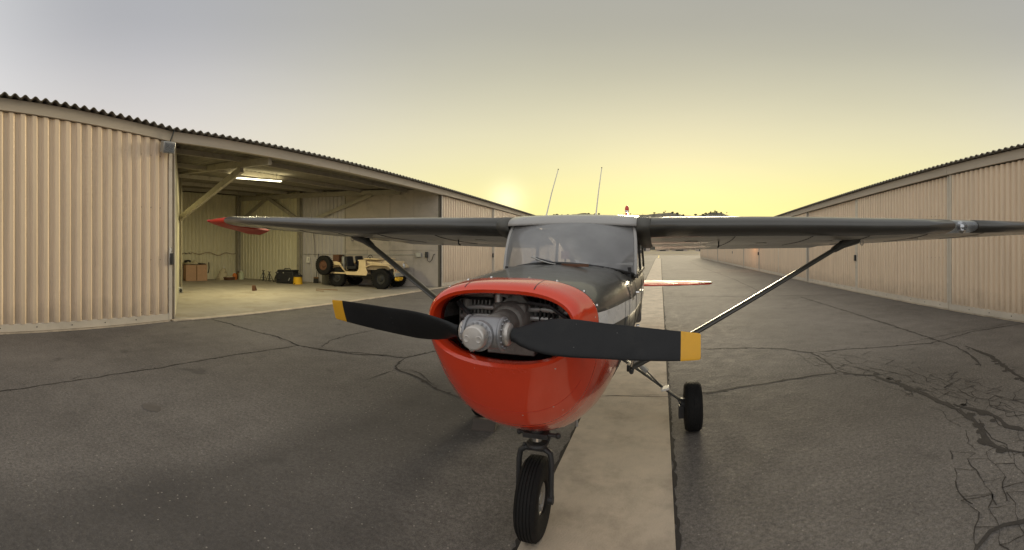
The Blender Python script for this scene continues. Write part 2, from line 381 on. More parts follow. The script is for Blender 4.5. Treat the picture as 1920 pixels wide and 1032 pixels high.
# ---------------------------------------------------------------- mesh helpers
EACH = {'hinge', 'inspection_cover', 'flange', 'blade_collar', 'baffle', 'hose', 'hood_latch', 'wiper_motor', 'tail_light', 'end_cap', 'hanger', 'buckle', 'hole', 'pushrod_tube'}
SMALL = {'fasteners', 'skin_seams', 'panel_seams', 'rivets', 'clip', 'bolts', 'bristles', 'cooling_fins', 'grille_slots'}
class MB:
    """collects shapes, then links them as one mesh object"""
    def __init__(s): s.v = []; s.f = []
    def add(s, vs, fs):
        o = len(s.v)
        s.v += [tuple(v) for v in vs]
        s.f += [tuple(i + o for i in f) for f in fs]
        return s
    def box(s, c, size, rot=None, taper=1.0):
        hx, hy, hz = size[0] / 2, size[1] / 2, size[2] / 2
        vs = []
        for z in (-1, 1):
            t = taper if z > 0 else 1.0
            for x, y in ((-1, -1), (1, -1), (1, 1), (-1, 1)):
                p = Vector((x * hx * t, y * hy * t, z * hz))
                if rot is not None: p = rot @ p
                vs.append(p + Vector(c))
        return s.add(vs, [(3, 2, 1, 0), (4, 5, 6, 7), (0, 1, 5, 4), (1, 2, 6, 5), (2, 3, 7, 6), (3, 0, 4, 7)])
    def bar(s, a, b, w, h, up=(0, 0, 1)):
        a, b = Vector(a), Vector(b)
        d = (b - a); L = d.length; d.normalize()
        u = Vector(up); side = d.cross(u)
        if side.length < 1e-4: side = d.cross(Vector((0, 1, 0)))
        side.normalize(); u = side.cross(d).normalized()
        m = Matrix((side, d, u)).transposed()
        return s.box((a + b) / 2, (w, L, h), m)
    def tube(s, path, r, n=10, caps=True, flat=None):
        path = [Vector(p) for p in path]
        k = len(path)
        rs = r if isinstance(r, (list, tuple)) else [r] * k
        rings = []
        prev = None
        for i, p in enumerate(path):
            t = (path[min(i + 1, k - 1)] - path[max(i - 1, 0)]).normalized()
            if prev is None:
                a = t.orthogonal().normalized() if abs(t.z) > .9 else t.cross(Vector((0, 0, 1))).normalized()
            else:
                a = (prev - t * prev.dot(t)).normalized()
            prev = a
            b = t.cross(a)
            fl = flat or 1.0
            rings.append([p + (a * math.cos(2 * PI * j / n) + b * math.sin(2 * PI * j / n) * fl) * rs[i] for j in range(n)])
        return s.loft(rings, True, caps)
    def cyl(s, a, b, r0, r1=None, n=16, caps=True):
        return s.tube([a, b], [r0, r0 if r1 is None else r1], n, caps)
    def lathe(s, prof, origin, axis, n=24, caps=True):
        """prof: (radius, along-axis) pairs"""
        ax = Vector(axis).normalized()
        a = ax.orthogonal().normalized(); b = ax.cross(a)
        o = Vector(origin)
        rings = [[o + ax * h + (a * math.cos(2 * PI * j / n) + b * math.sin(2 * PI * j / n)) * max(r, 1e-4) for j in range(n)] for r, h in prof]
        return s.loft(rings, True, caps)
    def loft(s, rings, closed=True, caps=False):
        n = len(rings[0])
        vs = [v for r in rings for v in r]
        fs = []
        for i in range(len(rings) - 1):
            for j in range(n if closed else n - 1):
                a, b = i * n + j, i * n + (j + 1) % n
                fs.append((a, b, b + n, a + n))
        if caps:
            fs.append(tuple(range(n - 1, -1, -1)))
            fs.append(tuple((len(rings) - 1) * n + j for j in range(n)))
        return s.add(vs, fs)
    def prism(s, pts, axis, lo, hi):
        """pts 2D outline extruded along axis 'x','y' or 'z'"""
        def P(p, h):
            return {'x': (h, p[0], p[1]), 'y': (p[0], h, p[1]), 'z': (p[0], p[1], h)}[axis]
        n = len(pts)
        vs = [P(p, lo) for p in pts] + [P(p, hi) for p in pts]
        fs = [tuple(range(n - 1, -1, -1)), tuple(range(n, 2 * n))]
        fs += [(i, (i + 1) % n, (i + 1) % n + n, i + n) for i in range(n)]
        return s.add(vs, fs)
    def sphere(s, c, r, n=12, m=8, sc=(1, 1, 1)):
        rings = []
        for i in range(m + 1):
            t = -PI / 2 + PI * i / m
            rings.append([(c[0] + r * sc[0] * math.cos(t) * math.cos(2 * PI * j / n) + 1e-5 * math.cos(2 * PI * j / n),
                           c[1] + r * sc[1] * math.cos(t) * math.sin(2 * PI * j / n),
                           c[2] + r * sc[2] * math.sin(t)) for j in range(n)])
        return s.loft(rings, True, False)
    def mesh(s, name, off=None):
        o = off or (0, 0, 0)
        me = bpy.data.meshes.new(name)
        me.from_pydata([(v[0] - o[0], v[1] - o[1], v[2] - o[2]) for v in s.v], [], s.f)
        return me
    def islands(s):
        par = list(range(len(s.v)))
        def find(a):
            while par[a] != a: par[a] = par[par[a]]; a = par[a]
            return a
        for f in s.f:
            r0 = find(f[0])
            for i in f[1:]: par[find(i)] = r0
        out = {}
        for f in s.f: out.setdefault(find(f[0]), []).append(f)
        res = []
        for fs in out.values():
            idx = {}; b = MB()
            for f in fs:
                for i in f:
                    if i not in idx: idx[i] = len(b.v); b.v.append(s.v[i])
            b.f = [tuple(idx[i] for i in f) for f in fs]
            res.append(b)
        return res
    def build(s, name, m, parent=None, smooth=True, bevel=0.0, off=None, fix=True, solid=0.0, sharp=35, each=True):
        if each and name in EACH:
            obs = [b.build(name, m, parent, smooth, bevel, off, fix, solid, sharp, False) for b in s.islands()]
            return obs[0]
        me = s.mesh(name, off)
        if fix:
            import bmesh
            bm = bmesh.new(); bm.from_mesh(me)
            bmesh.ops.recalc_face_normals(bm, faces=bm.faces)
            bm.to_mesh(me); bm.free()
        me.materials.append(m)
        if smooth:
            me.polygons.foreach_set('use_smooth', [True] * len(me.polygons))
            me.set_sharp_from_angle(angle=R(sharp))
        me.update()
        o = bpy.data.objects.new(name, me)
        C.objects.link(o)
        if name in SMALL: o['kind'] = 'stuff'
        if parent is not None: o.parent = parent
        if solid:
            md = o.modifiers.new('thickness', 'SOLIDIFY'); md.thickness = solid; md.offset = 0
        if bevel:
            md = o.modifiers.new('edges', 'BEVEL'); md.width = bevel; md.segments = 2
            md.limit_method = 'ANGLE'; md.angle_limit = R(40)
        return o

def tag(o, label=None, cat=None, group=None, kind=None):
    if label: o['label'] = label
    if cat: o['category'] = cat
    if group: o['group'] = group
    if kind: o['kind'] = kind
    return o
def thing(name, label, cat, loc=(0, 0, 0), rot=(0, 0, 0), group=None):
    o = bpy.data.objects.new(name, None)
    o.empty_display_size = .2
    C.objects.link(o)
    o.location = loc; o.rotation_euler = rot
    return tag(o, label, cat, group)
def solo(b, name, m, label, cat, loc=(0, 0, 0), rot=(0, 0, 0), group=None, **kw):
    o = b.build(name, M[m], **kw); o.location = loc; o.rotation_euler = rot
    return tag(o, label, cat, group)
def struct(o): o['kind'] = 'structure'; return o
def copy_tree(o, parent=None):
    c = o.copy(); C.objects.link(c)
    if parent is not None: c.parent = parent
    for ch in list(o.children): copy_tree(ch, c)
    return c
def lerp(a, b, t): return a + (b - a) * t
def interp(tab, x):
    if x <= tab[0][0]: return tab[0][1:]
    for p, q in zip(tab, tab[1:]):
        if x <= q[0]:
            t = (x - p[0]) / (q[0] - p[0])
            return tuple(lerp(a, b, t) for a, b in zip(p[1:], q[1:]))
    return tab[-1][1:]

# ================================================================ GROUND
def sheet(name, x0, x1, y0, y1, z, m, nx=1, ny=1):
    b = MB()
    vs = [(lerp(x0, x1, i / nx), lerp(y0, y1, j / ny), z) for j in range(ny + 1) for i in range(nx + 1)]
    fs = [(j * (nx + 1) + i, j * (nx + 1) + i + 1, (j + 1) * (nx + 1) + i + 1, (j + 1) * (nx + 1) + i) for j in range(ny) for i in range(nx)]
    b.add(vs, fs)
    return struct(b.build(name, m, smooth=False, fix=False))
ground = sheet('ground', -4000, 4000, -4000, 4000, 0, M['field'])
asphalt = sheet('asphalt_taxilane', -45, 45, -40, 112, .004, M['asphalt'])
far_taxi = sheet('cross_taxiway', -600, 600, 122, 150, .004, M['taxiway'])
far_run = sheet('runway', -900, 900, 215, 260, .004, M['taxiway'])
ln = MB().box((0, 0, 0), (1, 1, .002))
b = MB(); b.add([(-600, 135.6, .009), (600, 135.6, .009), (600, 136.1, .009), (-600, 136.1, .009)], [(0, 1, 2, 3)])
b.build('centre_line', M['line'], far_taxi, smooth=False)
b = MB(); b.add([(-.5, 80, .009), (-.2, 80, .009), (-.2, 111, .009), (-.5, 111, .009)], [(0, 1, 2, 3)])
b.build('lead_in_line', M['line'], asphalt, smooth=False)

def wobble(path, step=.12, amp=.02):
    out = [Vector((*path[0], 0))]
    for a, c in zip(path, path[1:]):
        a, c = Vector((*a, 0)), Vector((*c, 0))
        L = (c - a).length
        k = max(1, int(L / step))
        nrm = Vector((-(c - a).y, (c - a).x, 0)).normalized()
        dr = 0
        for i in range(1, k + 1):
            dr = .6 * dr + random.uniform(-amp, amp)
            f = 1 if i < k else 0
            out.append(a.lerp(c, i / k) + nrm * dr * f)
    return out
def ribbon(b, path, w, z, step=.12, amp=.02, taper=True):
    pts = wobble(path, step, amp); w = w * .72
    k = len(pts)
    rings = []
    for i, p in enumerate(pts):
        t = (pts[min(i + 1, k - 1)] - pts[max(i - 1, 0)]).normalized()
        nrm = Vector((-t.y, t.x, 0))
        ww = w * random.uniform(.45, 1.35)
        if taper and (i < 2 or i > k - 3): ww *= .35
        rings.append([(p.x - nrm.x * ww / 2, p.y - nrm.y * ww / 2, z), (p.x + nrm.x * ww / 2, p.y + nrm.y * ww / 2, z)])
    b.loft(rings, False)
def crack(path, w=.03, z=.008, m='tar', amp=.02, parent=None, step=.1):
    b = MB(); ribbon(b, path, w, z, step, amp)
    if step < .2:     # broken crack edges: side strands and small spalls
        for p, q in zip(path, path[1:]):
            p, q = Vector(p), Vector(q); L = (q - p).length; nr = Vector((-(q - p).y, (q - p).x)).normalized()
            for k in range(int(L / .16)):
                c = p.lerp(q, random.random()) + nr * random.uniform(-1, 1) * w * .7
                rr_ = random.uniform(.25, .75) * w
                b.add([(c.x + rr_ * random.uniform(.5, 1.2) * math.cos(a * PI / 3), c.y + rr_ * random.uniform(.5, 1.2) * math.sin(a * PI / 3), z - .0008) for a in range(6)], [tuple(range(6))])
            if L > .5 and random.random() < .7:
                t0 = random.uniform(0, .5); a = p.lerp(q, t0) + nr * .01; c = p.lerp(q, t0 + random.uniform(.2, .45)) + nr * random.choice((-1, 1)) * random.uniform(.05, .16)
                ribbon(b, [(a.x, a.y), ((a.x + c.x) / 2 + random.uniform(-.03, .03), (a.y + c.y) / 2), (c.x, c.y)], w * .4, z - .0004, .06, .012)
    return b.build('crack', M[m], parent or asphalt, smooth=False, fix=False)
crack([(-5.0, -1.2), (-5.07, .12), (-5.28, .72), (-5.5, 1.54), (-5.66, 2.63), (-5.73, 3.6), (-5.66, 4.51), (-5.6, 4.98)], .030)
crack([(-9.02, 5.13), (-7.28, 5.1), (-6.44, 5.14), (-5.57, 4.95), (-4.74, 5.11), (-4.08, 5.4), (-3.73, 5.48), (-3.58, 6.07), (-3.05, 6.78)], .042)
crack([(-5.3, 5.0), (-4.7, 5.18), (-4.1, 5.45), (-3.8, 5.52)], .03, amp=.03)
crack([(-3.73, 5.48), (-3.58, 5.01), (-3.39, 4.85), (-2.95, 4.7), (-2.48, 4.43), (-2.12, 4.31), (-.84, 4.72)], .04)
crack([(-3.5, 4.9), (-3.2, 4.95), (-2.9, 4.75), (-2.6, 4.55)], .02, amp=.03)
crack([(-3.46, 4.89), (-3.5, 4.57), (-3.51, 4.27)], .02)
crack([(-5.2, 5.02), (-5.5, 5.6), (-5.6, 6.19), (-5.54, 6.95), (-5.3, 8.2)], .026)
crack([(.16, 4.94), (.58, 4.99), (1.06, 5.16), (1.65, 5.3), (2.41, 5.37)], .05, m='tarfill')
crack([(.67, 7.2), (1.47, 7.16), (2.07, 6.93), (2.41, 6.55), (2.45, 6.06), (2.39, 5.61), (2.41, 5.37)], .05, m='tarfill')
crack([(2.41, 6.55), (3.16, 6.51), (4.1, 6.3), (4.52, 6.16), (5.8, 6.5), (7.2, 6.4)], .035)
crack([(4.86, 14.31), (4.91, 10.11), (4.85, 7.45), (4.73, 5.73), (4.53, 5.12), (4.2, 4.5)], .055, m='tarfill', amp=.015)
crack([(4.87, 5.61), (4.7, 4.77), (4.34, 4.09), (4.1, 3.54), (3.9, 2.9)], .10, m='tarfill')
crack([(2.41, 5.37), (2.75, 5.01), (2.86, 4.5), (2.87, 3.75), (2.9, 3.43), (2.77, 3.0), (2.59, 2.7), (2.6, 2.48), (2.69, 2.2)], .095, m='tarfill', amp=.03)
crack([(2.95, 3.6), (3.05, 3.2), (2.95, 2.8), (3.05, 2.5)], .09, m='tarfill', amp=.03)
crack([(.13, 15.11), (3.07, 14.97), (7.3, 14.1)], .07, m='tarfill', amp=.01, step=.3)
crack([(-9.0, 15.6), (-5, 15.4), (-1.7, 15.36), (-.84, 15.2)], .06, m='tarfill', amp=.01, step=.3)
crack([(1.4, 1.60), (1.52, 1.70), (1.63, 1.78), (1.79, 1.83), (1.89, 1.81), (2.0, 1.74), (2.2, 1.75)], .05, m='tarfill')
crack([(4.09, 6.45), (5.48, 6.64), (7.2, 6.61)], .02)
crack([(.2, 30), (3, 29.7), (7.2, 29.9)], .09, m='tarfill', amp=.01, step=.5)
crack([(3.9, 15), (4.1, 24), (3.8, 40), (4.0, 60)], .08, m='tarfill', amp=.02, step=.6)
# worn-out crazed patches: every cell edge is a thin ribbon
def craze(center, half, cell, z=.0075):
    b = MB()
    for (p, q) in zip(center, center[1:]):
        p, q = Vector(p), Vector(q)
        L = (q - p).length
        d = (q - p).normalized(); nr = Vector((-d.y, d.x))
        nu = max(1, int(L / cell)); nv = max(2, int(2 * half / cell))
        g = {}
        for i in range(-1, nu + 2):
            for j in range(-1, nv + 2):
                g[i, j] = p + d * ((i + random.uniform(-.34, .34)) * cell) + nr * ((j - nv / 2 + random.uniform(-.33, .33)) * cell)
        for i in range(nu + 1):
            for j in range(nv + 1):
                edge = abs(j - nv / 2) / (nv / 2 + .01)
                for (k, l) in ((i + 1, j), (i, j + 1)):
                    if (i + j) % 2 and l != j: continue
                    if random.random() < .03 + .30 * edge ** 3: continue
                    a, c = g[i, j], g[k, l]
                    ribbon(b, [(a.x, a.y), (c.x, c.y)], random.choice((.006, .008, .013)), z, .05, .012, False)
    o = b.build('crazing', M['tar'], asphalt, smooth=False, fix=False)
    o['kind'] = 'stuff'
craze([(2.55, 6.35), (3.0, 5.2), (3.15, 4.1), (3.05, 3.1), (2.8, 2.3)], .42, .21)
craze([(2.5, 2.6), (2.15, 2.0), (1.85, 1.5)], .33, .15)
craze([(2.3, 6.6), (2.5, 5.4)], .3, .2)
craze([(3.3, 4.6), (3.45, 3.2), (3.3, 2.4)], .3, .17)
# oil stain on the lane
b = MB()
pts = [(-4.24 + (.13 + random.uniform(-.03, .04)) * math.cos(a * PI / 8), 1.69 + (.085 + random.uniform(-.02, .03)) * math.sin(a * PI / 8), .0075) for a in range(16)]
b.add(pts, [tuple(range(16))])
b.build('oil_stain', M['stain'], asphalt, smooth=False, fix=False)

# concrete strip (drain kerb) down the middle, cast in slabs
strip = thing('concrete_strip', None, None, (-.35, 20, 0)); strip['kind'] = 'structure'
ys = [-6.2, -1.6, 4.86, 10.4, 16.2, 22, 28, 34, 40, 46, 52, 58, 64, 70, 76]
for a, c in zip(ys, ys[1:]):
    b = MB(); b.box((0, (a + c) / 2 - 20, .005), (.875, c - a - .012, .022))
    b.build('slab', M['concrete'], strip, bevel=.004)
for side, x in (('l', -.80), ('r', .10)):
    b = MB()
    ribbon(b, [(x, -6), (x, 20), (x, 76)], .05, .0085, .045, .012, False)
    b.build('edge_gap', M['tar'], strip, smooth=False, fix=False, off=(-.35, 20, 0))
b = MB(); ribbon(b, [(-.78, 4.74), (-.54, 4.86), (.07, 4.93)], .012, .0195, .05, .006)
b.build('crack', M['tar'], strip, smooth=False, fix=False, off=(-.35, 20, 0))
b = MB(); ribbon(b, [(-.76, 2.62), (-.74, 2.3)], .006, .0195, .05, .004)
b.build('crack', M['tar'], strip, smooth=False, fix=False, off=(-.35, 20, 0))

# ================================================================ HANGAR ROWS
def XL(Y): return -9.25 if Y >= 4.15 else -9.25 + (4.15 - Y) * .165
def ZL(Y):
    if Y < 4.15: return 4.50 + (4.15 - Y) * .062
    return 4.65 - .0175 * math.hypot(9.25, Y) + .03
def ZR(Y): return 1.7 + 2.49 - .01625 * math.hypot(7.47, max(Y, 0)) + .02
ROWL = dict(pt=lambda Y, d, z: (XL(Y) - d, Y, z), ze=ZL, sgn=-1)
ROWR = dict(pt=lambda Y, d, z: (7.47 + d, Y, z), ze=ZR, sgn=1)
def corr(b, pt, s0, s1, z0, z1, d, pitch, depth, vf=.5, sf=.13):
    """trapezoid-ribbed sheet; pt(s,d,z); z1 a function of s or a number"""
    zf = z1 if callable(z1) else (lambda s: z1)
    prof = []
    s = s0
    n = max(1, round((s1 - s0) / pitch)); p = (s1 - s0) / n
    for i in range(n):
        a = s0 + i * p
        prof += [(a, 0), (a + vf * p, 0), (a + (vf + sf) * p, depth), (a + (1 - sf) * p, depth)]
    prof.append((s1, 0))
    rings = [[pt(a, d - h, z0), pt(a, d - h, zf(a))] for a, h in prof]
    b.loft(rings, False)
def rowbox(b, row, Y0, Y1, d0, d1, z0, z1):
    """box along the row; z0/z1 numbers or functions of Y; split at the bend of the left row"""
    f0 = z0 if callable(z0) else (lambda y: z0)
    f1 = z1 if callable(z1) else (lambda y: z1)
    st = [Y0] + ([4.15] if Y0 < 4.15 < Y1 else []) + [Y1]
    rings = [[row['pt'](y, d0, f0(y)), row['pt'](y, d1, f0(y)), row['pt'](y, d1, f1(y)), row['pt'](y, d0, f1(y))] for y in st]
    b.loft(rings, True, True)
def door(row, parent, Y0, Y1, d, pitch, per, steel='steel', lock=None):
    ze = row['ze']
    top = lambda y: ze(y) - .30
    org = row['pt']((Y0 + Y1) / 2, d, 0)
    b = MB()
    rowbox(b, row, Y0, Y0 + .085, d - .055, d + .02, .035, lambda y: top(y) + .02)
    rowbox(b, row, Y1 - .085, Y1, d - .055, d + .02, .035, lambda y: top(y) + .02)
    rowbox(b, row, Y0 + .0851, Y1 - .0851, d - .050, d + .02, .035, .19)
    rowbox(b, row, Y0 + .0851, Y1 - .0851, d + .02, d + .06, lambda y: top(y) - .2, lambda y: top(y))
    fr = b.build('door', M['trim'], parent, bevel=.006)
    a, e = Y0 + .087, Y1 - .087
    if per:
        k = max(1, round((e - a) / (pitch * per)))
        for i in range(k):
            sb = MB()
            g = random.uniform(-.004, .004)
            corr(sb, row['pt'], lerp(a, e, i / k), lerp(a, e, (i + 1) / k), .186, lambda y: top(y), d + g, pitch, .058, .27, .20)
            sb.build('cladding_sheet', M[steel], fr, smooth=False, fix=False)
        if per < 50:   # rows of sheet screws
            sw = MB(); nr = int((e - a) / pitch)
            for i in range(nr):
                y = a + (i + .13) * (e - a) / nr
                for z in (.26, 1.45, 2.65, 3.85):
                    if z > top(y) - .05: continue
                    p, q = Vector(row['pt'](y, d - .001, z)), Vector(row['pt'](y, d - .008, z))
                    sw.cyl(p, q, .010, n=6)
            sw.build('screws', M['rusty_screw'], fr)['kind'] = 'stuff'
        # bolts along the bottom rail
        bb = MB()
        for i in range(int((Y1 - Y0) / .75)):
            y = Y0 + .4 + i * .75
            p = row['pt'](y, d - .050, .115); q = row['pt'](y, d - .058, .115)
            bb.cyl(p, q, .013, n=8)
        bb.build('bolts', M['darkmetal'], fr)['kind'] = 'stuff'
    if lock:
        y, z = lock
        lb = MB(); rowbox(lb, row, y - .045, y + .045, d - .13, d - .056, z - .13, z + .10)
        lk = lb.build('lock', M['darkmetal'], fr, bevel=.01)
    return fr
def roof_bay(row, parent, Y0, Y1, depth_, zr, pitch=.205, amp=.036):
    ze = row['ze']; b = MB()
    n = int(round((Y1 - Y0) / pitch)) * 8
    rings = []
    for i in range(n + 1):
        y = lerp(Y0, Y1, i / n)
        wv = amp * math.sin(2 * PI * i / 8)
        z = ze(y)
        rings.append([row['pt'](y, -.30, z - .012 + wv), row['pt'](y, 0.0, z + wv), row['pt'](y, depth_, zr + wv), row['pt'](y, 2 * depth_, z + wv)])
    b.loft(rings, False)
    return b.build('roof_sheet', M['roofing'], parent, solid=.012, fix=False, sharp=60)

# ---- left row
HL = thing('hangar_row', 'long beige ribbed metal hangar row with one bay standing open', 'hangar', (-9.25, 10, 0))
HLo = (-9.25, 10, 0)
def reparent(objs_parent, off):
    """shift a building's parts (authored in place) into its Empty's space"""
    off = Vector(off)
    for ch in objs_parent.children:
        ch.location = ch.location - off
bay = [-8.0, 4.15, 16.3, 28.3, 40.3, 52.3, 64.3, 76.3]
for a, c in zip(bay, bay[1:]): roof_bay(ROWL, HL, a, c, 11.25, 4.86)
for a, c in ((-8, -1.8), (-1.8, 4.15), (4.15, 10.2), (10.2, 16.3)):
    b = MB(); rowbox(b, ROWL, a + .004, c - .004, -.155, -.075, lambda y: ZL(y) - .29, lambda y: ZL(y) - .045)
    b.build('fascia_board', M['fascia'], HL, bevel=.004)
for a, c in zip(bay[2:], bay[3:]):
    b = MB(); rowbox(b, ROWL, a + .004, c - .004, -.155, -.075, lambda y: ZL(y) - .27, lambda y: ZL(y) - .045)
    b.build('fascia_board', M['fascia'], HL, bevel=.004)
# header channel behind the fascia over the opening, door track
b = MB(); rowbox(b, ROWL, -8, 76.3, -.07, .10, lambda y: ZL(y) - .24, lambda y: ZL(y) - .06)
b.build('door_track', M['beam'], HL)
door(ROWL, HL, -7.9, -1.75, -.06, .245, 3)
ndoor = door(ROWL, HL, -1.7, 4.15, -.06, .245, 3, lock=None)
# lock plate, lock box on the meeting edge of the near door
b = MB(); rowbox(b, ROWL, 4.075, 4.150, -.125, -.116, 1.50, 1.72); b.build('lock_plate', M['white'], ndoor)
b = MB(); rowbox(b, ROWL, 4.085, 4.165, -.20, -.126, 1.33, 1.60); b.build('lock_box', M['darkmetal'], ndoor, bevel=.012)
b = MB(); b.tube([ROWL['pt'](4.12, -.15, 1.62), ROWL['pt'](4.12, -.19, 1.68), ROWL['pt'](4.10, -.20, 1.74)], .012, 8); b.build('shackle', M['galv'], ndoor)
yl = [16.42, 22.3, 28.3, 34.3, 40.3, 46.3, 52.3, 58.3, 64.3, 70.3, 76.3]
for i, (a, c) in enumerate(zip(yl, yl[1:])):
    door(ROWL, HL, a + .01, c - .01, -.03 if i % 2 else .03, .24, 4 if i < 3 else 99, lock=(c - .06, 1.35) if i % 2 == 0 else None)
# posts
def post(x, y, z0, z1, w=.15, m='beam', name='post', parent=None):
    b = MB()
    b.box((x, y - w / 2 + .012, (z0 + z1) / 2), (w, .022, z1 - z0))
    b.box((x, y + w / 2 - .012, (z0 + z1) / 2), (w, .022, z1 - z0))
    b.box((x, y, (z0 + z1) / 2), (.022, w - .048, z1 - z0))
    return b.build(name, M[m], parent or HL)
post(-9.33, 16.34, .02, 4.1, .15, 'darkpost')
post(-9.36, 4.24, .02, 4.2, .13, 'trim')
def zroof(X, Y): return lerp(ZL(Y), 4.86, min(1, (-9.25 - X) / 11.25)) - .06
def WY(X): return 16.3 + .249 * (X + 9.25)
post(-15.2, 7.2, .02, zroof(-15.2, 7.2), .2)
post(-20.3, 13.35, .02, 4.75, .2)
post(-16.27, WY(-16.27) - .12, .02, 4.62, .2)
# back wall of the open bay
for i in range(10):
    a = 2.2 + i * 1.13
    b = MB(); corr(b, lambda s, d, z: (-20.5 - d, s, z), a, a + 1.13, .03, 4.74, random.uniform(-.003, .003), .225, .045)
    b.build('wall_sheet', M['inside_steel'], HL, smooth=False, fix=False)
# partition towards the next bay: cream, then grey sheets, then plaster boards
wd = Vector((1, .249, 0)).normalized(); wn_ = Vector((wd.y, -wd.x, 0))   # wn_ points to the room
corner = Vector((-20.5, WY(-20.5), 0))
def wpt(s, d, z):
    p = corner + wd * s - wn_ * d
    return (p.x, p.y, z)
LW = (Vector((-9.3, WY(-9.3), 0)) - corner).length
sW = lambda X: (X + 20.5) / wd.x
def wall_sheets(sa, sb, m, w, pitch):
    k = round((sb - sa) / w)
    for i in range(k):
        a, c = lerp(sa, sb, i / k), lerp(sa, sb, (i + 1) / k)
        b = MB(); corr(b, wpt, a, c, .03, lambda s: zroof(wpt(s, 0, 0)[0], wpt(s, 0, 0)[1]), random.uniform(-.003, .003), pitch, .045)
        b.build('wall_sheet', M[m], HL, smooth=False, fix=False)
wall_sheets(0, sW(-16.27), 'inside_steel', 1.1, .225)
wall_sheets(sW(-16.27), sW(-13.79), 'grey_sheet', 1.2, .225)
sa, sb = sW(-13.79), LW
k = 4
for i in range(k):
    a, c = lerp(sa, sb, i / k) + .004, lerp(sa, sb, (i + 1) / k) - .004
    for (z0, z1) in ((.03, 1.62), (1.628, 3.05), (3.058, None)):
        b = MB()
        g = random.uniform(0, .006)
        pa, pc = wpt(a, 0, 0), wpt(c, 0, 0)
        t0 = z1 or zroof(pa[0], pa[1]); t1 = z1 or zroof(pc[0], pc[1])
        b.loft([[wpt(a, -.012 - g, z0), wpt(a, .01, z0), wpt(a, .01, t0), wpt(a, -.012 - g, t0)],
                [wpt(c, -.012 - g, z0), wpt(c, .01, z0), wpt(c, .01, t1), wpt(c, -.012 - g, t1)]], True, True)
        b.build('plaster_board', M['drywall'], HL, bevel=.003)
b = MB(); b.bar(wpt(sa, -.03, .03), wpt(sa, -.03, zroof(-13.79, 15)), .03, .05, (0, 1, 0)); b.build('cover_strip', M['beam'], HL)
# hidden side of the bay
b = MB(); corr(b, lambda s, d, z: (lerp(-9.5, -15.2, s), lerp(4.4, 7.2, s) + d, z), 0, 1, .03, 4.4, 0, .04, .03); b.build('partition_wall', M['inside_steel'], HL, smooth=False, fix=False)
b = MB(); corr(b, lambda s, d, z: (-15.2 - s, 7.12 + d, z), 0, 5.3, .03, 4.7, 0, .225, .03); b.build('partition_wall', M['inside_steel'], HL, smooth=False, fix=False)
# beams, braces, purlins
b = MB(); b.bar((-15.2, 7.2, 4.72), (-9.35, 7.2, 4.13), .12, .20); b.build('roof_beam', M['beam'], HL)
b = MB(); b.bar((-15.15, 7.2, 2.88), (-10.75, 7.2, 4.12), .12, .20); b.build('brace', M['beam'], HL)
o1 = -.16
def wv(X, z, o=o1): return Vector((X, WY(X), z)) + wn_ * -o
b = MB(); b.bar(wv(-20.3, 4.52), wv(-11.0, 4.25), .13, .22); b.build('tie_beam', M['beam'], HL)
for (xa, za, xb, zb) in ((-20.2, 3.25, -18.35, 4.4), (-16.35, 3.20, -18.2, 4.4), (-16.15, 2.9, -12.35, 4.2)):
    b = MB(); b.bar(wv(xa, za, -.20), wv(xb, zb, -.20), .10, .17); b.build('brace', M['beam'], HL)
for dd in (1.5, 3.6, 5.7, 7.8, 9.9):
    X = -9.25 - dd
    b = MB(); b.bar((X, 4.3, zroof(X, 4.3) - .06), (X, WY(X) - .05, zroof(X, WY(X)) - .06), .06, .15); b.build('purlin', M['beam'], HL)
# outer shell of the rest of the row
b = MB(); b.add([(-31.7, -8, 0), (-31.7, 76.3, 0), (-31.7, 76.3, 4.3), (-31.7, -8, 4.3)], [(0, 1, 2, 3)]); b.build('rear_wall', M['steel'], HL, smooth=False)
for yy in (-8, 76.28):
    x0 = XL(yy)
    b = MB(); b.add([(x0, yy, 0), (x0 - 22.4, yy, 0), (x0 - 22.4, yy, ZL(yy) - .06), (x0 - 11.25, yy, 4.78), (x0, yy, ZL(yy) - .06)], [(0, 1, 2, 3, 4)]); b.build('end_wall', M['steel'], HL, smooth=False)
for yy in (28.3, 40.3):
    b = MB(); b.add([(-9.4, yy, 0), (-31.6, yy, 0), (-31.6, yy, 4.0), (-9.4, yy, 3.9)], [(0, 1, 2, 3)]); b.build('partition_wall', M['grey_sheet'], HL, smooth=False)
reparent(HL, HLo)

# hangar floor and its sill
fl = MB(); fl.prism([(-9.22, -8), (-9.22, 76.3), (-31.6, 76.3), (-31.6, -8)], 'z', -.05, .022)
floor_ = struct(fl.build('hangar_floor', M['concrete_floor'], smooth=False))
for a, c in ((4.15, 8.2), (8.2, 12.25), (12.25, 16.3), (16.3, 28.3), (28.3, 40.3)):
    b = MB(); b.box((-9.10, (a + c) / 2, .005), (.225, c - a - .012, .05)); b.build('sill_slab', M['concrete'], floor_, bevel=.008)
for a, c in ((-8, -1.7), (-1.7, 4.10)):
    b = MB(); rowbox(b, ROWL, a, c - .01, -.16, .02, -.02, .03); b.build('sill_slab', M['concrete'], floor_)
b = MB()
ribbon(b, [(-8.96, 4.2), (-8.96, 20), (-8.96, 40)], .03, .0085, .1, .012, False); b.build('edge_gap', M['tar'], floor_, smooth=False, fix=False)

